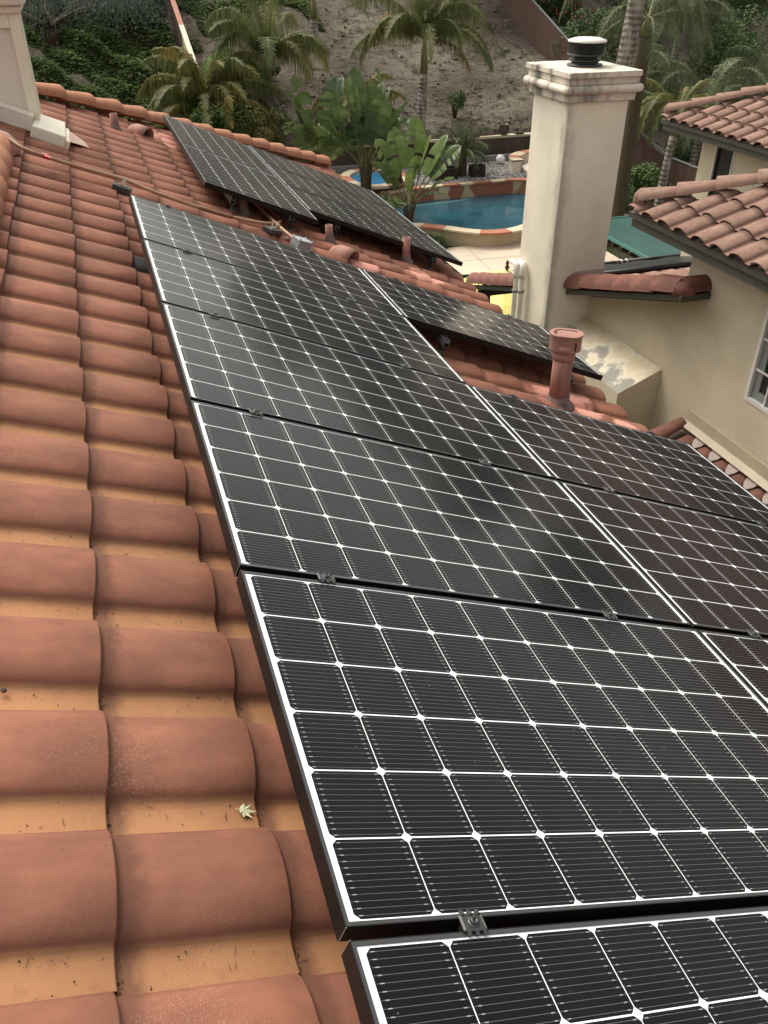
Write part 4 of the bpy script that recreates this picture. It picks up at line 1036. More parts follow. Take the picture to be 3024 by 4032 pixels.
for (x, y) in ((xa + .29, ya + .2), (xa + .29, yb - .2), (xb - .3, yb - .2)): mb = MB(); mb.box2((x - .05, y - .05, G), (x + .05, y + .05, zt - .32)); chld(mb.build('post', M_wood), root)
root = empty('garden_wall', (12.9, 10.4, G), 'short cream garden wall pier seen past the teal patio cover', 'wall')
MB().box2((0, -.25, 0), (1.6, .15, 1.95)).build('pier', M_stucco, root)
MB().box2((-.04, -.29, 1.951), (1.64, .19, 2.0)).build('pier_cap', M_wallcap, root)
# low white wall behind the teal cover
root = empty('garden_wall', (15, 14.4, G), 'low grey garden wall with pale cap behind the teal patio cover', 'wall')
MB().box2((-1.2, 0, 0), (3.5, .2, 1.55)).build('wall_face', M_kerb, root)
MB().box2((-1.25, -.05, 1.551), (3.55, .25, 1.62)).build('wall_cap', M_wallcap, root)

# ------------------------------------------------------------------ roof furniture
def vertical_pipe(u, v, ntop_z, r, label, cap=False):
    b = rp(u, v, -.22); root = empty('vent_pipe', b, label, 'vent pipe', 'painted vent pipes on the roof')
    h = ntop_z - b.z
    mb = MB(); mb.lathe([(r, 0), (r, h), (r * .82, h), (r * .8, h - .08)], seg=24); mb.build('pipe', M_pipe, root)
    if not cap: MB().lathe([(r * .79, h - .03), (.0, h - .03)], seg=20).build('bore', M_blackmetal, root)
    mb = MB(); mb.lathe([(r * 2.0, -.01), (r * 1.7, .05), (r * 1.12, .075), (r * 1.10, .12)], seg=20); mb.v = [(x + .006 * math.sin(9 * y * 20), y, z + .008 * math.sin(40 * x)) for x, y, z in mb.v]
    mb.build('pipe_collar', M_lead, root)
    return root, h
vertical_pipe(1.15, 1.575, -.42, .034, 'small painted vent pipe in front of the lengthwise far panels')
vertical_pipe(1.965, 1.575, -.76, .034, 'small painted vent pipe standing behind the round tile vent')
vertical_pipe(2.865, 1.82, -1.015, .040, 'small painted vent pipe under the corner of the far array at right')
vertical_pipe(.17, 3.70, -.07, .036, 'short vent pipe up by the hip tiles at left')
root, h = vertical_pipe(2.828, -1.415, -.80, .066, 'large painted vent pipe with oval slotted cap between the panels', True)
# oval cap
def oval(r, L, n=28):
    P = []
    for k in range(n):
        a = 2 * math.pi * k / n; x = r * math.cos(a); y = r * math.sin(a); P.append((x + (L if math.cos(a) > 0 else -L), y))
    return P
mb = MB(); z0 = h - .06
mb.lathe([(.070, z0 - .05), (.074, z0 - .03), (.074, z0 + .03)], seg=28)
mb.lathe([(.079, z0 + .01), (.079, z0 + .06)], seg=28)
def ovalprism(r, L, za, zb):
    r *= .93; L *= .9
    P = oval(r, L); mb.prism(P, za, zb)
ovalprism(.078, .034, z0 + .02, z0 + .115); ovalprism(.082, .036, z0 + .1155, z0 + .130)
o = mb.build('vent_cap', M_pipecap, root); o.rotation_euler.z = R(-35)
mb = MB(); Po = oval(.052, .030); Pi = oval(.036, .030); n = len(Po)
for k in range(int(n * .55)):
    k1 = (k + 3) % n; k2 = (k + 4) % n
    mb.face([(Po[k1][0], Po[k1][1], z0 + .1312), (Po[k2][0], Po[k2][1], z0 + .1312), (Pi[k2][0], Pi[k2][1], z0 + .1312), (Pi[k1][0], Pi[k1][1], z0 + .1312)])
M_slot = simple('slot shadow', (.05, .02, .016), .9)  # flat dark brown paints the shade inside the cap's slot
o = mb.build('cap_slot_shade', M_slot, root); o.rotation_euler.z = R(-35)
for a in (-.9, .7, 2.6):
    mb = MB(); mb.box((.108 * math.cos(a), .073 * math.sin(a), z0 + .062), (.022, .012, .05)); o = mb.build('cap_notch', M_slot, root); o.rotation_euler.z = R(-35)

def hood_vent(u, v, yaw, label):
    M = ROOF @ Matrix.Translation((u, v, -.185)) @ Matrix.Rotation(yaw, 4, 'Z')
    M = M @ Matrix.Scale(.85, 4)
    root = empty('tile_vent', mat=M, label=label, cat='roof vent', group='round tile vents on the roof')
    n = 16; mb = MB()
    st_ = [(-.17, .03, -.03), (-.13, .085, -.015), (-.07, .108, 0), (.02, .118, .004), (.12, .122, .006), (.12, .108, .006), (.0, .104, .002), (-.08, .09, 0)]
    for (x, r, dz) in st_:
        for k in range(n + 1): a = math.pi * k / n; mb.v.append((x, r * math.cos(a), r * math.sin(a) * 1.0 + dz)); mb.a.append((0, 0, 0))
    for i in range(len(st_) - 1):
        for k in range(n): b = i * (n + 1) + k; mb.f.append((b, b + 1, b + n + 2, b + n + 1)); mb.m.append(0); mb.sm.append(True)
    mb.build('hood', M_pipecap, root)
    MB().face
    mb = MB(); mb.face([(.04, -.1, -.02), (.04, .1, -.02), (.04, .085, .07), (.04, .05, .098), (.04, -.05, .098), (.04, -.085, .07)]); mb.build('opening', M_blackmetal, root)
hood_vent(1.95, 1.12, R(-48), 'round half pipe tile vent with dark mouth just beyond the topmost panel')
hood_vent(.42, 4.0, R(-40), 'round half pipe tile vent next to the short pipe below the hip tiles')

# conduits
def roof_path(pts, n=6): 
    return smooth([tuple(rp(*p)) for p in pts], n)
root = empty('conduit', (0, 0, 0), 'long tan painted conduit crossing the roof and bending back under the far array', 'conduit')
path = roof_path([(-1.9, 1.25, -.05), (-1.15, 1.02, -.03), (-.80, .85, -.055), (-.63, .72, -.075), (-.3, .80, -.09), (.03, .86, -.088), (.30, .80, -.095), (.60, .83, -.105), (.85, .92, -.115), (1.08, 1.05, -.12), (1.24, 1.17, -.12), (1.38, 1.36, -.12), (1.44, 1.55, -.12), (1.41, 1.75, -.12), (1.33, 2.3, -.12), (1.2, 3.0, -.12)])
MB().tube(path, .0135, seg=12).build('conduit_run', M_conduit, root)
mb = MB(); pc = path[52:60]; mb.tube(path[42:50], .0155, seg=12); mb.build('coupling', simple('brown conduit coupling', (.20, .09, .055), .6), root)
# warning label wrapped round the conduit
i0 = 20
mb = MB(); a, b = path[i0], path[i0] + (path[i0 + 1] - path[i0]).normalized() * .045
mb.tube([a, b], .0165, seg=12, cap=False); d = (b - a).normalized()
nn = ROOF.to_3x3() @ Vector((0, 0, 1)); s_ = d.cross(nn).normalized()
mb.face([a + nn * .012 - s_ * .05, b + nn * .012 - s_ * .05, b + nn * .012 + s_ * .055, a + nn * .012 + s_ * .055]); lab = mb.build('warning_label', M_red, root)
mb = MB()
for k in range(5):
    q = a + nn * .0135 + s_ * (-.042 + k * .02)
    for j in range(3): p = q + d * (.008 + j * .012); mb.face([p, p + d * .007, p + d * .007 + s_ * .010, p + s_ * .010])
mb.build('label_print', M_white, lab)
root = empty('conduit', (0, 0, 0), 'short tan conduit running from the grey junction box up under the far array', 'conduit')
MB().tube(roof_path([(1.20, 2.6, -.12), (1.28, 1.9, -.12), (1.33, 1.4, -.12), (1.36, 1.1, -.115), (1.40, .85, -.11)]), .0135, seg=12).build('conduit_run', M_conduit, root)
MB().tube([rp(1.345, 1.22, -.118), rp(1.352, 1.16, -.117)], .02, seg=12).build('coupling', M_lead, root)
# support blocks
def block(u, v, yaw, label, s=1.0):
    root = empty('conduit_support', mat=ROOF @ Matrix.Translation((u, v, -.165)) @ Matrix.Rotation(yaw, 4, 'Z'), label=label, cat='support block', group='black conduit support blocks')
    mb = MB(); mb.prism([(-.065 * s, -.05), (.065 * s, -.05), (.065 * s, .05), (-.065 * s, .05)], 0, .045); mb.build('block', M_blackmetal, root, .006)
    mb = MB(); mb.box((0, 0, .05), (.06, .03, .008)); mb.box((0, .018, .075), (.022, .004, .06)); mb.box((0, -.02, .065), (.022, .004, .035)); mb.build('strut_clamp', M_bare, root)
block(.03, .80, R(-12), 'black rubber block with metal clamp holding the conduit just above the topmost panel')
block(1.27, 1.06, R(35), 'black rubber block under the conduit bend beside the grey junction box', 1.1)
root = empty('junction_box', mat=ROOF @ Matrix.Translation((1.43, .72, -.155)) @ Matrix.Rotation(R(20), 4, 'Z'), label='grey electrical junction box behind the far edge of the topmost panel', cat='junction box')
mb = MB(); mb.box((0, 0, .045), (.13, .11, .065)); mb.build('box', M_grey, root, .006)
mb = MB(); mb.box((0, 0, .084), (.14, .12, .012))
for a in (-.06, .06):
    for b in (-.05, .05): mb.tube([(a, b, .09), (a, b, .10)], .008, seg=8)
mb.build('lid', simple('light grey lid', (.34, .38, .39), .4, .1, 9), root, .003)
MB().tube([(-.09, .03, .05), (-.13, .06, .05)], .017, seg=10).build('fitting', M_lead, root)

# leaf, pebbles
def leaf():
    mb = MB(); rad = []
    pts = []
    lobes = [(90, .050), (40, .046), (140, .040), (-5, .040), (185, .03), (-45, .026)]
    lobes = sorted(lobes)
    for i, (a, r) in enumerate(lobes):
        pts.append((r * math.cos(R(a)), r * math.sin(R(a)), .012))
        a2 = lobes[i + 1][0] if i + 1 < len(lobes) else lobes[0][0] + 360
        am = (a + a2) / 2; rm = .014
        pts.append((rm * math.cos(R(a + (a2 - a) * .3)) * 1.8, rm * math.sin(R(a + (a2 - a) * .3)) * 1.8, .006))
        pts.append((rm * 1.5 * math.cos(R(am + 6)), rm * 1.5 * math.sin(R(am + 6)), .004))
    for i in range(len(pts)): mb.face([(0, 0, .006), pts[i], pts[(i + 1) % len(pts)]])
    mb.tube([(0, 0, .005), (.0, -.02, .003), (-.006, -.035, .006)], .0012, seg=5)
    m, t, b = mat('dry maple leaf'); b.inputs['Base Color'].default_value = (.42, .41, .27, 1); b.inputs['Roughness'].default_value = .7
    o = mb.build('fallen_leaf', m); return o
o = leaf(); o.matrix_world = ROOF @ Matrix.Translation((-.040, -4.768, -.205)) @ Matrix.Rotation(R(-100), 4, 'Z') @ Matrix.Scale(.55, 4); tag(o, 'small dry pale star shaped leaf on an orange pan of the tile roof', 'leaf')
def pebble(u, v, n, s, lb):
    rnd = random.Random(int(u * 1000)); mb = MB(); mb.lathe([(0, -s * .5), (s * .7, -s * .35), (s, 0), (s * .65, s * .45), (0, s * .6)], seg=8)
    mb.v = [(x * rnd.uniform(.75, 1.25), y * rnd.uniform(.75, 1.25), z * rnd.uniform(.8, 1.1)) for x, y, z in mb.v]
    o = mb.build('pebble', M_rock); o.matrix_world = ROOF @ Matrix.Translation((u, v, n)); tag(o, lb, 'pebble', 'small stones lying on the tiles')
pebble(-.53, -4.44, -.205, .0075, 'dark pebble on the orange tile pan at the left edge')
pebble(-.335, -4.56, -.20, .006, 'tiny dark pebble at the seam of two tiles near the centre left')
pebble(-.52, -4.03, -.205, .006, 'tiny pebble on a tile at the left edge above the dark pebble')
pebble(-.09, -3.0, -.2, .006, 'tiny pebble in a tile pan left of the third panel')

mb = MB(); rg = random.Random(77)
for k in range(420):      # grit and needles that collect in the pans and below the noses
    u = rg.uniform(-.85, .02); row = rg.randrange(0, 9); v = -3.035 - row * .316 - rg.uniform(.125, .195) + (0 if row else .0)
    if rg.random() < .35: u = rg.choice((-.331, -.005)) + rg.uniform(.002, .02)
    n = PAN + .0 + .018 * (((u + .331) % .326) / .326); s = rg.uniform(.0008, .0024)
    if rg.random() < .25:
        a = rg.uniform(0, 3.14); L = rg.uniform(.006, .018); mb.tube([(u, v, n + .002), (u + L * math.cos(a), v + L * math.sin(a), n + .003)], .0006, seg=4)
    else: mb.lathe([(0, -s), (s, 0), (s * .6, s * .7), (0, s)], (u, v, n + .001), seg=5, smooth=False)
mb.xf(ROOF)
tag(mb.build('roof_grit', M_rock), 'fine dark grit and needles lying in the tile pans in the foreground', 'grit', kind='stuff')

# ------------------------------------------------------------------ fences
def fence(x, y0, y1, h, label, mats, split=None, step=.14, zoff=0, tw=.09):
    root = empty('board_fence', (x, y0, hz(x, y0)), label, 'fence'); bpy.context.view_layer.update()
    def seg(ya, yb, mbd, mtop, nm):
        mb = MB(); y = ya
        while y < yb - .01:
            z = hz(x, y + step / 2); mb.box2((x - .012 + .004 * random.random(), y + .004, z - .5), (x + .012, y + step - .004, z + h - .02)); y += step
        chld(mb.build(nm, mbd), root)
        mb = MB(); y = ya
        while y < yb - .01:
            y2 = min(y + 2.4, yb); a, b = hz(x, y) + h, hz(x, y2) + h
            for (dx0, dx1, dz0, dz1) in ((-tw, tw, 0, .05),):
                P = [(x + dx, yy, zz + dz) for (yy, zz) in ((y, a), (y2, b)) for dz in (dz0, dz1) for dx in (dx0, dx1)]
                b0 = len(mb.v); mb.v += P; mb.a += [(0, 0, 0)] * 8
                for q in ((0, 1, 3, 2), (4, 6, 7, 5), (0, 4, 5, 1), (2, 3, 7, 6), (0, 2, 6, 4), (1, 5, 7, 3)): mb.f.append(tuple(b0 + i for i in q)); mb.m.append(0); mb.sm.append(False)
            mb.box2((x + .015, y - .05, hz(x, y) - .4), (x + .10, y + .05, a - .01)); y = y2
        chld(mb.build('top_rail', mtop), root)
    if split: seg(y0, split, M_fenceC, M_fenceC, 'painted_boards'); seg(split, y1, M_fence, M_fenceT, 'boards')
    else: seg(y0, y1, M_fence, mats, 'boards')
fence(3.73, 26.9, 48, 1.62, 'fence running up the slope at upper left, cream painted near end and red brown beyond', None, 30.6)
fence(19.0, 18.5, 50, 1.45, 'tall brown board fence climbing the slope behind the chimney at upper right', M_kerb, tw=.03)

# ------------------------------------------------------------------ vegetation
VR = random.Random(99)
def frond(mb, base, az, el, L, droop, leafL=.45, n=34, width=.022, mi=0, hang=1.0, rach=True, tip=1.0, upf=0.0, rmi=1):
    """one feather frond: arching rachis with drooping leaflets"""
    p = Vector(base); d = Vector((math.cos(az) * math.cos(el), math.sin(az) * math.cos(el), math.sin(el)))
    pts = [p.copy()]; ds = []
    st = L / 14
    for i in range(14):
        d = (d + Vector((0, 0, -droop * (0.35 + i / 9) / 14))).normalized(); p = p + d * st; pts.append(p.copy()); ds.append(d.copy())
    if rach: mb.tube(pts, .02, m=rmi, seg=4, cap=False, taper=[.022 * (1 - i / 16) + .003 for i in range(15)])
    n = int(n * 1.5)
    for k in range(n):
        t = .14 + .86 * k / n; f = t * 14; i = min(int(f), 13); q = pts[i].lerp(pts[i + 1], f - i); dd = ds[i]
        side = dd.cross(Vector((0, 0, 1)));
        if side.length < .1: side = Vector((math.sin(az), -math.cos(az), 0))
        side.normalize(); upd = side.cross(dd).normalized()
        ll = leafL * (math.sin(math.pi * min(1, t * .92 + .10)) ** .5) * VR.uniform(.55, 1.2)
        for s in (-1, 1):
            a = VR.uniform(-.25, .35)
            ld = (side * s * .8 + dd * .55 + upd * (.25 + a * .5) + Vector((0, 0, upf))).normalized()
            w = dd * width * .36
            q1 = q + ld * ll * VR.uniform(.18, .40) + Vector((0, 0, -ll * .05 * hang)); q2 = q1 + (ld * .22 + Vector((VR.uniform(-.15, .15), VR.uniform(-.15, .15), -.95 * hang))).normalized() * ll * .85 * tip
            b = len(mb.v); mb.v += [tuple(q - w), tuple(q + w), tuple(q1 + w * 1.2), tuple(q1 - w * 1.2), tuple(q2)]; mb.a += [(0, 0, 0)] * 5
            mb.f.append((b, b + 1, b + 2, b + 3)); mb.m.append(mi); mb.sm.append(False)
            mb.f.append((b + 3, b + 2, b + 4)); mb.m.append(mi); mb.sm.append(False)
def palm(name, loc, h, label, fronds, mats, trunk_r=.16, lean=(0, 0), group='palms around the garden', cat='palm', shaft=.9, crown_up=0.0, thatch=False):
    root = empty(name, loc, label, cat, group)
    tp = [(lean[0] * (i / 8) ** 1.5, lean[1] * (i / 8) ** 1.5, h * i / 8) for i in range(9)]
    MB().tube([(0, 0, -.4)] + tp[1:], trunk_r, seg=14, taper=[trunk_r * (1.25 - .35 * i / 8) for i in range(9)]).build('trunk', M_thatch if thatch else M_trunk, root)
    top = Vector((lean[0], lean[1], h))
    if shaft: MB().tube([top, top + Vector((0, 0, shaft * .5)), top + Vector((0, 0, shaft))], .1, seg=10, taper=[trunk_r * .95, trunk_r * .75, trunk_r * .3]).build('crown_shaft', M_stem, root)
    c = top + Vector((0, 0, shaft * .8))
    for (az, el, L, dr, kw) in fronds:
        mb = MB(); frond(mb, c, R(az), R(el), L, dr, **kw); mb.build('frond', mats, root)
    return root
MP = [M_palm, M_stem, M_palmY, M_dry, M_palmD]
def ring_fronds(cnt, el0, el1, L, dr, seed, **kw):
    r = random.Random(seed); out = []
    for i in range(cnt): t = i / cnt; out.append((i * 137.5 + r.uniform(-12, 12), el0 + (el1 - el0) * t + r.uniform(-5, 5), L * r.uniform(.85, 1.1), dr * r.uniform(.85, 1.15), dict(kw)))
    return out
# tall queen palm right of centre
fr = ring_fronds(19, 88, 25, 3.3, 2.1, 1, leafL=.72, n=84, hang=1.5, width=.035)
fr += [(182, 42, 3.3, 2.9, dict(leafL=.72, n=90, hang=1.5, mi=2, width=.035)), (195, 52, 3.1, 2.7, dict(leafL=.72, n=90, hang=1.5, mi=2, width=.035)), (-8, 38, 3.4, 2.9, dict(leafL=.72, n=90, hang=1.5, mi=2, width=.035)), (-35, 8, 2.2, 1.8, dict(leafL=.6, n=40, hang=1.5, mi=3, width=.03)), (-70, 50, 2.6, 2.4, dict(leafL=.5, n=50, mi=0, width=.03)), (-110, 62, 2.4, 2.2, dict(leafL=.5, n=50, mi=0, width=.03))]
palm('queen_palm', (11.58, 25.95, hz(11.58, 25.95)), 1.9, 'tall queen palm with grey ringed trunk in the middle of the soil slope', fr, MP, .15, (.08, 0), shaft=1.35)
fr = ring_fronds(6, 85, 50, 3.1, 2.2, 2, leafL=1.0, n=84, hang=1.8, width=.035)
fr += [(150, 72, 3.4, 2.9, dict(leafL=1.1, n=90, hang=1.9, width=.035)), (0, 60, 3.2, 3.6, dict(leafL=1.1, n=90, hang=1.9, mi=2, width=.035)), (-60, 55, 3.0, 3.6, dict(leafL=1.1, n=90, hang=1.9, mi=2, width=.035)), (200, 60, 3.0, 2.9, dict(leafL=1.1, n=90, hang=1.9, width=.035)), (-100, 60, 2.8, 3.2, dict(leafL=1.1, n=90, hang=1.9, width=.035))]
palm('queen_palm', (6.55, 27.3, hz(6.5, 27.3)), .9, 'multi stemmed palm with long hanging leaflets on the slope at upper left', fr, MP, .10, (-.25, .1), shaft=1.2)
fr = ring_fronds(11, 80, 20, 3.2, 1.7, 3, leafL=.6, n=50, hang=1.2, mi=4, width=.035)
palm('queen_palm', (9.3, 32.6, hz(9.3, 32.6)), .9, 'dark green palm at the top edge between two lighter palms', fr, MP, .16, shaft=.9)
# clump palm at left behind the hip
fr = ring_fronds(30, 82, 30, 3.2, 2.5, 4, leafL=.75, n=80, hang=1.8, mi=2, width=.045)
fr += [(140 + k * 20, 45 + (k % 3) * 15, 3.4, 2.4, dict(leafL=.75, n=90, mi=(0, 2)[k % 2], hang=1.8, width=.045)) for k in range(12)]
palm('clump_palm', (3.95, 26.9, hz(4, 26.9) - .2), .35, 'bushy yellow green palm clump behind the hip tiles at left', fr, MP, .12, shaft=.2)
fr = ring_fronds(24, 75, 20, 2.2, 2.3, 5, leafL=.5, n=70, hang=1.5, mi=2, width=.04)
palm('clump_palm', (9.1, 25.9, hz(9.1, 25.9) - .1), .5, 'feathery yellow green palm behind the large paddle leaves', fr, MP, .12, shaft=.2)
fr = ring_fronds(24, 80, 0, 1.25, 1.6, 6, leafL=.32, n=46, hang=.6, mi=4, width=.02)
palm('date_palm', (12.05, 22.9, TER), .75, 'small dark date palm with shaggy trunk on the gravel bed', fr, MP, .14, shaft=.1, thatch=True)
# right side palms
fr = ring_fronds(12, 60, -5, 2.8, 2.2, 7, leafL=.6, n=50, hang=1.3, mi=4, width=.025)
palm('queen_palm', (12.95, 15.2, G), 6.9, 'thick peeling palm trunk rising behind the chimney cap at top right', fr, MP, .22, (.25, -.1), shaft=.6)
palm('queen_palm', (14.6, 16.8, G), 5.6, 'brown fibrous palm trunk just right of the chimney cap', ring_fronds(10, 60, 0, 2.4, 2.4, 17, leafL=.6, n=44, hang=1.3, mi=4, width=.025), MP, .2, (.1, 0), shaft=.5, thatch=True)
fr = ring_fronds(8, 70, 40, 1.8, 1.7, 8, leafL=.42, n=44, hang=1.1, mi=2, width=.022)
fr += [(205, 62, 3.1, 3.9, dict(leafL=.55, n=90, mi=2, hang=1.3, width=.03)), (192, 52, 2.9, 3.7, dict(leafL=.5, n=80, mi=2, hang=1.3, width=.03)), (215, 55, 2.8, 3.6, dict(leafL=.5, n=80, mi=0, hang=1.3, width=.03)), (240, 55, 1.7, 2.2, dict(leafL=.4, n=44, mi=0, width=.022)), (175, 62, 1.9, 2.6, dict(leafL=.42, n=50, mi=2, width=.022))]
palm('queen_palm', (16.9, 18.0, G), 2.75, 'palm with a long yellowing frond hanging between the chimney and the far tile roof', fr, MP, .12, (.1, 0), shaft=.5)
for i, (x, y, h, lb) in enumerate(((20.6, 21.5, 3.5, 'large feathery palm above the far tile roof, left one'), (24.2, 22.8, 3.6, 'large feathery palm at the top right corner'), (17.8, 22.8, 3.6, 'weeping palm filling the top edge right of the brown trunk'), (21.0, 17.2, 3.4, 'pale fronded palm at the right edge above the hip tiles'), (23.2, 27.5, 3.8, 'dark weeping palm behind the others at top right'))):
    fr = ring_fronds(17, 80, 5, 3.0, 2.3, 30 + i, leafL=.95, n=52, hang=1.5, mi=(4 if i != 3 else 0), width=.03)
    palm('weeping_palm', (x, y, hz(x, y)), h - 1.6, lb, fr, MP, .14, shaft=.8)

# paddle leaved plants
def paddle(mb, base, az, el, L, droop, wid=.26, mi=0, stalk=.45, torn=.4):
    wid *= 1.3; droop *= .6; az = az + VR.uniform(-.15, .15)
    p = Vector(base); d = Vector((math.cos(az) * math.cos(el), math.sin(az) * math.cos(el), math.sin(el))); pts = [p.copy()]; ds = [d.copy()]
    n = 22
    for i in range(n):
        g = 0.1 if i < n * stalk else 1.0
        d = (d + Vector((0, 0, -droop * g / n))).normalized(); p = p + d * L / n; pts.append(p.copy()); ds.append(d.copy())
    mb.tube(pts, .02, m=3, seg=5, cap=False, taper=[.026 * (1 - i / (n + 4)) for i in range(n + 1)])
    i0 = int(n * stalk); roll = VR.uniform(-.9, .9)
    for s in (-1, 1):
        prev = None
        for i in range(i0, n + 1):
            t = (i - i0) / (n - i0); w = wid * (math.sin(math.pi * (t * .86 + .10)) ** .6) if t < .999 else .01
            if torn and VR.random() < torn * .45: prev = None
            side = ds[i].cross(Vector((0, 0, 1)));
            if side.length < .15: side = Vector((math.sin(az), -math.cos(az), 0))
            side.normalize(); up = side.cross(ds[i]).normalized()
            side2 = (side * math.cos(roll) + up * math.sin(roll)); up2 = side2.cross(ds[i]).normalized()
            e = pts[i] + side2 * s * w + up2 * w * .28 + Vector((0, 0, -.10 * w))
            m_ = pts[i] + side2 * s * w * .5 + up2 * w * .26
            if prev:
                a, b, c = prev; q = len(mb.v); mb.v += [tuple(a), tuple(pts[i]), tuple(m_), tuple(b), tuple(e), tuple(c)]; mb.a += [(0, 0, 0)] * 6
                mb.f.append((q, q + 1, q + 2, q + 3)); mb.f.append((q + 3, q + 2, q + 4, q + 5)); mb.m += [mi, mi]; mb.sm += [True, True]
            prev = (pts[i], m_, e)
            if VR.random() < torn * .3: prev = (pts[i], m_ + ds[i] * .02, e + ds[i] * .05 + Vector((0, 0, -.03)))
def paddle_plant(loc, leaves, label, h0=.9, nst=7, spread=.25):
    root = empty('paddle_plant', loc, label, 'plant', 'paddle leaved plants by the pool')
    mb = MB()
    for k in range(nst):
        a = k * 2.4; r = spread * VR.uniform(.2, 1)
        mb.tube([(r * .5 * math.cos(a), r * .5 * math.sin(a), -.1), (r * .7 * math.cos(a), r * .7 * math.sin(a), h0 * .5), (r * math.cos(a) * 1.2, r * math.sin(a) * 1.2, h0 + VR.uniform(-.1, .15))], .06, seg=7, taper=[.07, .05, .03])
    mb.build('stems', M_thatch, root)
    for (az, el, L, dr, wid, mi, st_) in leaves:
        mb = MB(); paddle(mb, (.12 * math.cos(R(az)), .12 * math.sin(R(az)), h0 * VR.uniform(.75, 1.0)), R(az), R(el), L, dr, wid, mi, st_); mb.build('leaf', MPd, root)
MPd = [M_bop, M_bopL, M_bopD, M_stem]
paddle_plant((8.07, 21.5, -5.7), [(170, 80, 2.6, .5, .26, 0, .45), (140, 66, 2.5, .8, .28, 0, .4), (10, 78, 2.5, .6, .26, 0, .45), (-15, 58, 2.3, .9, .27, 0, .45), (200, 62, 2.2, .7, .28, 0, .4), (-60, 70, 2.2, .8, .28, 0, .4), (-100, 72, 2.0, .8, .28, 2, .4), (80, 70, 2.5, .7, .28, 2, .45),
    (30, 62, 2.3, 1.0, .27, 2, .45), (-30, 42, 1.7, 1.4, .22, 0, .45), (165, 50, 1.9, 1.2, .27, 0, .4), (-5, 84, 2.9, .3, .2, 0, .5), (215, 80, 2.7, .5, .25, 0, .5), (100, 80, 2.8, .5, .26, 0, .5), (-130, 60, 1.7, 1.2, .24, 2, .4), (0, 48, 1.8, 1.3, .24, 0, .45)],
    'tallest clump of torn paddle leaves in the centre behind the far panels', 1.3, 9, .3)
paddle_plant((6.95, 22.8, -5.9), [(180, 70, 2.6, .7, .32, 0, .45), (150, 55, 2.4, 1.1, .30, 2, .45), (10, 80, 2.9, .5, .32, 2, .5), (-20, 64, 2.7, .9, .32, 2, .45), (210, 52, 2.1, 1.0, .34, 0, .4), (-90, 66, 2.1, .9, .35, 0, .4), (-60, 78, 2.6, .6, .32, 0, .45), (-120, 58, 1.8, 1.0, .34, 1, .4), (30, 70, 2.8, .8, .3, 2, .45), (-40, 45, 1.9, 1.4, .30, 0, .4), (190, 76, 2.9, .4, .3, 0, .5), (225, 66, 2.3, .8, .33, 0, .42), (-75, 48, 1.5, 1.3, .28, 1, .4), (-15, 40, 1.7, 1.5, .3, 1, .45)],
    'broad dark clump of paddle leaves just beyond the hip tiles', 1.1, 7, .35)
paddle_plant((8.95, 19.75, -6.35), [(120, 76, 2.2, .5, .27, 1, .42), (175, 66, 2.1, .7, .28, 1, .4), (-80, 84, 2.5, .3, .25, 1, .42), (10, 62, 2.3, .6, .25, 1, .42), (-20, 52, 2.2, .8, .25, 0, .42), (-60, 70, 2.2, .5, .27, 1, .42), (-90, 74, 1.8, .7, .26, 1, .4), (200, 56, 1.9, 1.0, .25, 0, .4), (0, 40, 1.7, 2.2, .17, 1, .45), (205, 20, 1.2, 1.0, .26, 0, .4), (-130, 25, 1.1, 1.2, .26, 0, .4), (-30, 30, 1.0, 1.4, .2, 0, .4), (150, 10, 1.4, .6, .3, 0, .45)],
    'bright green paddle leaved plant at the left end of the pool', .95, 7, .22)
# strappy shrub by the pool wall
root = empty('strap_leaf_shrub', (9.25, 18.1, G), 'small bright strappy shrub at the foot of the pool front wall', 'shrub')
mb = MB()
for k in range(170):
    az = VR.uniform(0, 6.3); el = VR.uniform(.5, 1.5); L = VR.uniform(.35, .62); d = Vector((math.cos(az) * math.cos(el), math.sin(az) * math.cos(el), math.sin(el))); p0 = Vector((VR.uniform(-.2, .2), VR.uniform(-.2, .2), 0)); s = Vector((-math.sin(az), math.cos(az), 0)) * .016
    p1 = p0 + d * L * .6; p2 = p1 + (d + Vector((0, 0, -.9))).normalized() * L * .5
    mb.face([p0 - s, p0 + s, p1 + s, p1 - s]); mb.face([p1 - s, p1 + s, p2])
mb.build('blades', M_bush, root)

# leafy shrubs: many leaf-sized faces through a lumpy volume
def leaf_cloud(mb, c, rx, ry, rz_, n, size, mi=0, rnd=None, lumps=7, hang=0.0):
    rnd = rnd or VR; L = []
    for i in range(lumps):
        a = rnd.uniform(0, 6.28); e = rnd.uniform(-.4, 1.2); r = rnd.uniform(.35, .8)
        L.append((c[0] + rx * r * math.cos(a) * math.cos(e), c[1] + ry * r * math.sin(a) * math.cos(e), c[2] + rz_ * r * math.sin(e), rnd.uniform(.28, .55)))
    for k in range(n):
        lx, ly, lz, lr = L[rnd.randrange(lumps)]
        u = rnd.uniform(-1, 1); a = rnd.uniform(0, 6.2832); q = math.sqrt(1 - u * u); rr = rnd.uniform(.55, 1) ** .5 * lr
        nrm = Vector((q * math.cos(a), q * math.sin(a), u)); p = Vector((lx + nrm.x * rx * rr, ly + nrm.y * ry * rr, lz + nrm.z * rz_ * rr))
        t = Vector((rnd.gauss(0, 1), rnd.gauss(0, 1), rnd.gauss(0, .6) - hang)).normalized(); b = t.cross(nrm + Vector((rnd.uniform(-.6, .6), rnd.uniform(-.6, .6), .3)))
        if b.length < .05: continue
        b.normalize(); s = size * rnd.uniform(.6, 1.3)
        mb.face([p - t * s * .5, p + b * s * .28, p + t * s * .5, p - b * s * .28], mi)
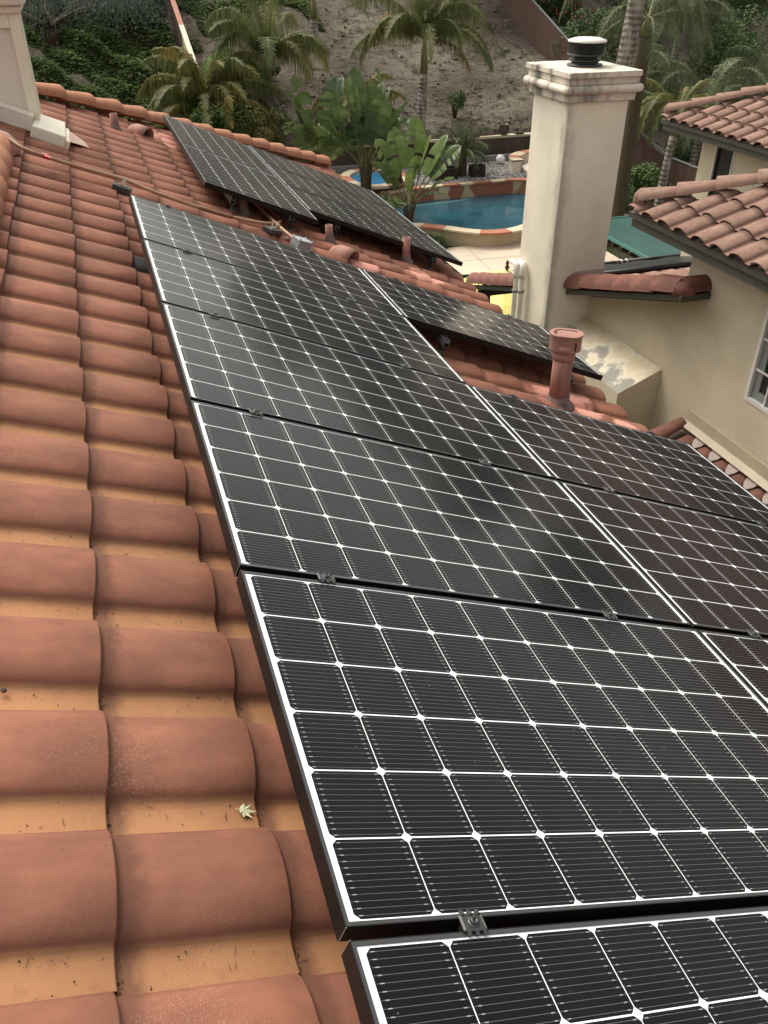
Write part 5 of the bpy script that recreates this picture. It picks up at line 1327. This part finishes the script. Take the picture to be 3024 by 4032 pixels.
def shrub(name, loc, rx, ry, rz_, n, size, m, label, group=None, cat='shrub', lumps=8, hang=0.0, trunk=True, seed=1):
    root = empty(name, loc, label, cat, group); rnd = random.Random(seed)
    mb = MB(); leaf_cloud(mb, (0, 0, rz_ * .9), rx, ry, rz_, n, size, 0, rnd, lumps, hang); mb.build('foliage', m, root)
    if trunk:
        mb = MB()
        for k in range(4): a = k * 1.6; mb.tube([(0, 0, -.2), (rx * .15 * math.cos(a), ry * .15 * math.sin(a), rz_ * .5), (rx * .4 * math.cos(a), ry * .4 * math.sin(a), rz_ * 1.1)], .03, seg=5, taper=[.05, .035, .015])
        mb.build('branches', M_wood, root)
    return root
shrub('leafy_shrub', (5.15, 27.9, hz(5.15, 27.9) + .5), 1.0, .9, .85, 5200, .10, M_bright, 'bright lime green shrub beside the cream fence end', seed=2)
shrub('leafy_shrub', (6.5, 29.6, hz(6.5, 29.6) - .2), .9, .9, .7, 3500, .10, M_bush, 'mid green shrub right below the lime green shrub', seed=3)
shrub('leafy_shrub', (3.3, 25.6, hz(3, 25.6) - .3), 1.9, 1.2, 1.0, 9000, .11, M_bush, 'dense dark green shrub right behind the hip tiles at left', seed=4, lumps=12)
shrub('leafy_shrub', (5.4, 25.7, hz(5, 25.7) - .3), 1.2, 1.0, .9, 5000, .11, M_palmY, 'yellowish shrub left of the dark paddle leaf clump', seed=5)
shrub('leafy_shrub', (13.2, 26.6, hz(13.2, 26.6)), .5, .5, .55, 1600, .08, M_bush, 'small lone dark shrub on the bare soil slope', seed=6)
for i, (x, y, s, lb) in enumerate(((20.4, 29.5, 1.6, 'dark hedge shrub over the brown fence, lower one'), (20.7, 32.4, 1.8, 'dark hedge shrub over the brown fence, middle one'), (21.0, 35.5, 1.9, 'dark hedge shrub over the brown fence, upper one near the top edge'), (24.2, 31.5, 2.3, 'large leafy shrub behind the hedge at upper right'), (28.5, 30.5, 2.6, 'large dark shrub beyond the palms at the right edge'), (20.8, 25.5, 1.5, 'dark shrub behind the palm trunks right of the chimney'), (21.2, 21.9, 1.3, 'dark leafy shrub just beyond the lower fence rail'), (22.6, 19.2, 1.5, 'dark leafy shrub beyond the fence at the far window'), (25.0, 26.0, 2.2, 'big dark shrub between the weeping palms'))):
    shrub('hedge_shrub', (x, y, hz(x, y) - .3), s, s, s * .95, int(5200 * s / 1.7), .13, M_bush, lb, 'hedge shrubs beyond the brown fence', seed=10 + i, lumps=11)
for i, (x, y, s, lb) in enumerate(((16.4, 21.2, 1.0, 'low dark shrub on this side of the lower fence'), (17.5, 20.0, .9, 'low dark shrub at the foot of the leaning palm'), (15.2, 18.4, .85, 'low dark shrub right of the chimney shaft'), (16.6, 16.2, .8, 'low dark shrub behind the low garden wall'))):
    shrub('leafy_shrub', (x, y, G), s, s, s, 3000, .12, M_bush, lb, 'low shrubs in the side yard', seed=40 + i)
# red blooms on the hedge
mb = MB()
for k in range(46):
    x = VR.uniform(19.3, 20.6); y = VR.uniform(28.6, 35); z = hz(x, y) + VR.uniform(1.0, 2.4)
    for j in range(5): a = j * 1.256; mb.face([(x, y, z), (x + .05 * math.cos(a), y - .03, z + .05 * math.sin(a)), (x + .05 * math.cos(a + .9), y - .03, z + .05 * math.sin(a + .9))])
m, t, b = mat('red bloom'); b.inputs['Base Color'].default_value = (.45, .03, .02, 1)
tag(mb.build('hedge_blooms', m), 'scattered tiny red blooms on the hedge over the fence', 'flowers', kind='stuff')

# ivy bank at upper left (nobody could count it)
mb = MB()
for k in range(80000):
    x = VR.uniform(-6.5, 3.6); y = 25.5 + 14.5 * VR.random() ** 1.0
    lump = .30 * (math.sin(x * 1.9 + 1) * math.sin(y * 1.6) + .6 * math.sin(x * 4.3 + y * 3.1)) + .28
    dens = math.sin(x * .9 + 2.0) * math.sin(y * .7 + 1) + .25 * math.sin(x * 3 + y * 2)
    z = hz(x, y) + max(0.02, lump) * VR.uniform(.4, 1.0)
    a = VR.uniform(0, 6.28); s = VR.uniform(.04, .095); tl = VR.uniform(-.5, .9)
    t1 = Vector((math.cos(a), math.sin(a), tl * .6)); t2 = Vector((-math.sin(a), math.cos(a), VR.uniform(-.5, .3)))
    p = Vector((x, y, z)); mb.face([p - t1 * s, p + t2 * s * .75, p + t1 * s, p - t2 * s * .75])
tag(mb.build('ground_cover', M_ivy), 'leafy green ground cover on the bank at upper left', 'ground cover', kind='stuff')
mb = MB()
for k in range(16000):
    x = VR.uniform(4.0, 10.0); y = VR.uniform(32.2, 38.5)
    if math.sin(x * 1.3) * math.sin(y * 1.1 + 1) + (y - 33) * .15 < .12: continue
    a = VR.uniform(0, 6.28); s = VR.uniform(.04, .09); t1 = Vector((math.cos(a), math.sin(a), VR.uniform(-.2, .5))); t2 = Vector((-math.sin(a), math.cos(a), VR.uniform(-.4, .3))); p = Vector((x, y, hz(x, y) + VR.uniform(.02, .2)))
    mb.face([p - t1 * s, p + t2 * s * .75, p + t1 * s, p - t2 * s * .75])
tag(mb.build('ground_cover', M_ivy), 'patchy low weeds on the slope right of the upper left fence', 'ground cover', kind='stuff')
# weed tufts and clods on the soil
mb = MB()
for k in range(420):
    x = VR.uniform(6.8, 18.6); y = 25.6 + 12 * VR.random() ** 1.3; s = VR.uniform(.04, .13)
    for j in range(12):
        a = VR.uniform(0, 6.28); t1 = Vector((math.cos(a), math.sin(a), VR.uniform(.1, .8))) * s; p = Vector((x + VR.uniform(-s, s), y + VR.uniform(-s, s), hz(x, y) + .03)); q = Vector((-math.sin(a), math.cos(a), 0)) * s * .25
        mb.face([p - q, p + q, p + t1])
tag(mb.build('weed_tufts', M_bush), 'scattered dark weed tufts over the bare soil slope', 'weeds', kind='stuff')
mb = MB(); r_ = random.Random(5)
for k in range(700):
    x = r_.uniform(6.8, 18.6); y = 25.6 + 12 * r_.random() ** 1.2; s = r_.uniform(.02, .07)
    mb.lathe([(0, -s), (s * 1.2, 0), (s * .7, s * .6), (0, s * .8)], (x, y, hz(x, y) + .04), seg=5, smooth=False)
tag(mb.build('soil_clods', simple('clod', (.2, .165, .13), .95, .4, 9)), 'loose pale clods and stones on the soil slope', 'stones', kind='stuff')
# gravel stones
mb = MB()
for k in range(2600):
    x = r_.uniform(9.3, 14.3); y = r_.uniform(22.25, 24.7); s = r_.uniform(.018, .05)
    mb.lathe([(0, -s), (s * 1.2, 0), (s * .7, s * .5), (0, s * .7)], (x, y, TER + .01), seg=5, smooth=False)
m, t, b = mat('gravel stone'); g_ = t.nodes.new('ShaderNodeNewGeometry'); t.links.new(mixc(t, g_.outputs['Random Per Island'], (.07, .065, .06), (.5, .48, .45)), b.inputs['Base Color']); b.inputs['Roughness'].default_value = .85
tag(mb.build('gravel_stones', m), 'loose grey gravel between the pool and the retaining wall', 'gravel', kind='stuff')
# lawn blades
mb = MB()
for k in range(14000):
    if k % 2: x, y = VR.uniform(13.2, 16.5), VR.uniform(14.0, 17.2)
    else: x, y = VR.uniform(8.2, 10.2), VR.uniform(13.8, 15.35)
    a = VR.uniform(0, 6.28); h = VR.uniform(.04, .09); mb.face([(x, y, G - .04), (x + .012 * math.cos(a), y + .012 * math.sin(a), G - .04), (x + VR.uniform(-.03, .03), y + VR.uniform(-.03, .03), G - .04 + h)])
tag(mb.build('lawn_grass', M_grassm), 'green lawn grass seen between chimney and roof edges', 'grass', kind='stuff')
mb = MB(); mb.face([(13.9, 14.2, G + .0), (16.5, 14.2, G + .0), (16.5, 16.0, G + .0), (15.2, 16.2, G + .0)]); mb.face([(9.9, 13.6, G + .005), (12.9, 13.6, G + .005), (12.9, 15.1, G + .005), (9.35, 15.35, G + .005)]); tag(mb.build('mulch_bed', M_mulch), kind='structure')

# dark weeping tree top left: trunk, limbs, hanging strands
def weeping_tree(loc, R0, zc, zr, n, label, m, seed, strandL=(.8, 2.0)):
    root = empty('weeping_tree', loc, label, 'tree', 'trees on the upper slope'); rnd = random.Random(seed)
    mb = MB(); mb.tube([(0, 0, -.5), (.1, 0, zc * .5), (0, .1, zc)], .2, seg=10, taper=[.3, .22, .12])
    for k in range(8): a = k * .785; mb.tube([(0, 0, zc * .55), (R0 * .4 * math.cos(a), R0 * .4 * math.sin(a), zc), (R0 * .8 * math.cos(a), R0 * .8 * math.sin(a), zc + zr * .3)], .05, seg=6, taper=[.1, .07, .03])
    mb.build('trunk', M_wood, root)
    mb = MB()
    for k in range(n):
        a = rnd.uniform(0, 6.28); r = R0 * rnd.random() ** .5; z = zc + zr * math.sqrt(max(0, 1 - (r / R0) ** 2)) * rnd.uniform(.1, 1); x, y = r * math.cos(a), r * math.sin(a); L = rnd.uniform(*strandL)
        p = Vector((x, y, z)); dr = Vector((math.cos(a) * .35, math.sin(a) * .35, .3))
        for j in range(9):
            dr = (dr + Vector((rnd.uniform(-.06, .06), rnd.uniform(-.06, .06), -.28))).normalized() if j else dr.normalized(); q = p + dr * L / 9
            for s in (-1, 1):
                t = Vector((rnd.uniform(-1, 1), rnd.uniform(-1, 1), -.9)).normalized() * .14; w_ = Vector((-t.y, t.x, 0)).normalized() * .014
                mb.face([q - w_, q + w_, q + t])
            p = q
    mb.build('crown', m, root)
weeping_tree((-1.0, 33.2, hz(-1.6, 33.2)), 3.2, 1.1, 1.2, 1500, 'dark grey green weeping tree at the top left corner', M_willow, 3, (1.2, 2.6))
weeping_tree((2.0, 35.6, hz(1.9, 35.2)), 2.0, .9, 1.0, 900, 'dark weeping tree at the top edge left of the fence', M_willow, 4, (1.0, 2.2))
# unseen trees farther up the hill, added to darken the glass reflections
for i, (x, y, s, h, lb) in enumerate(((17.4, 38.5, 3.2, 5.0, 'broad unseen tree high on the slope above the queen palm'), (21.6, 38, 3.0, 4.4, 'unseen tree high on the slope beyond the brown fence'), (26.2, 37, 3.6, 5.4, 'tall unseen tree far up to the right'), (33, 36, 4, 6.0, 'tall unseen tree at the far right of the slope'), (11.5, 48, 2.0, 1.0, 'small unseen tree high on the slope above the left fence'), (45, 34, 5, 7, 'unseen tree at the far right side'))):
    rt = empty('unseen_hill_tree', (x, y, hz(x, y)), lb, 'tree', 'trees on the upper slope'); rnd = random.Random(i)
    MB().tube([(0, 0, -.5), (.2, 0, h * .5), (0, .2, h)], .25, seg=9, taper=[.35, .25, .1]).build('trunk', M_wood, rt)
    mb = MB(); leaf_cloud(mb, (0, 0, h), s, s, s * .85, 6500, .42, 0, rnd, 26); mb.build('crown', M_bush, rt)
bpy.context.view_layer.update()
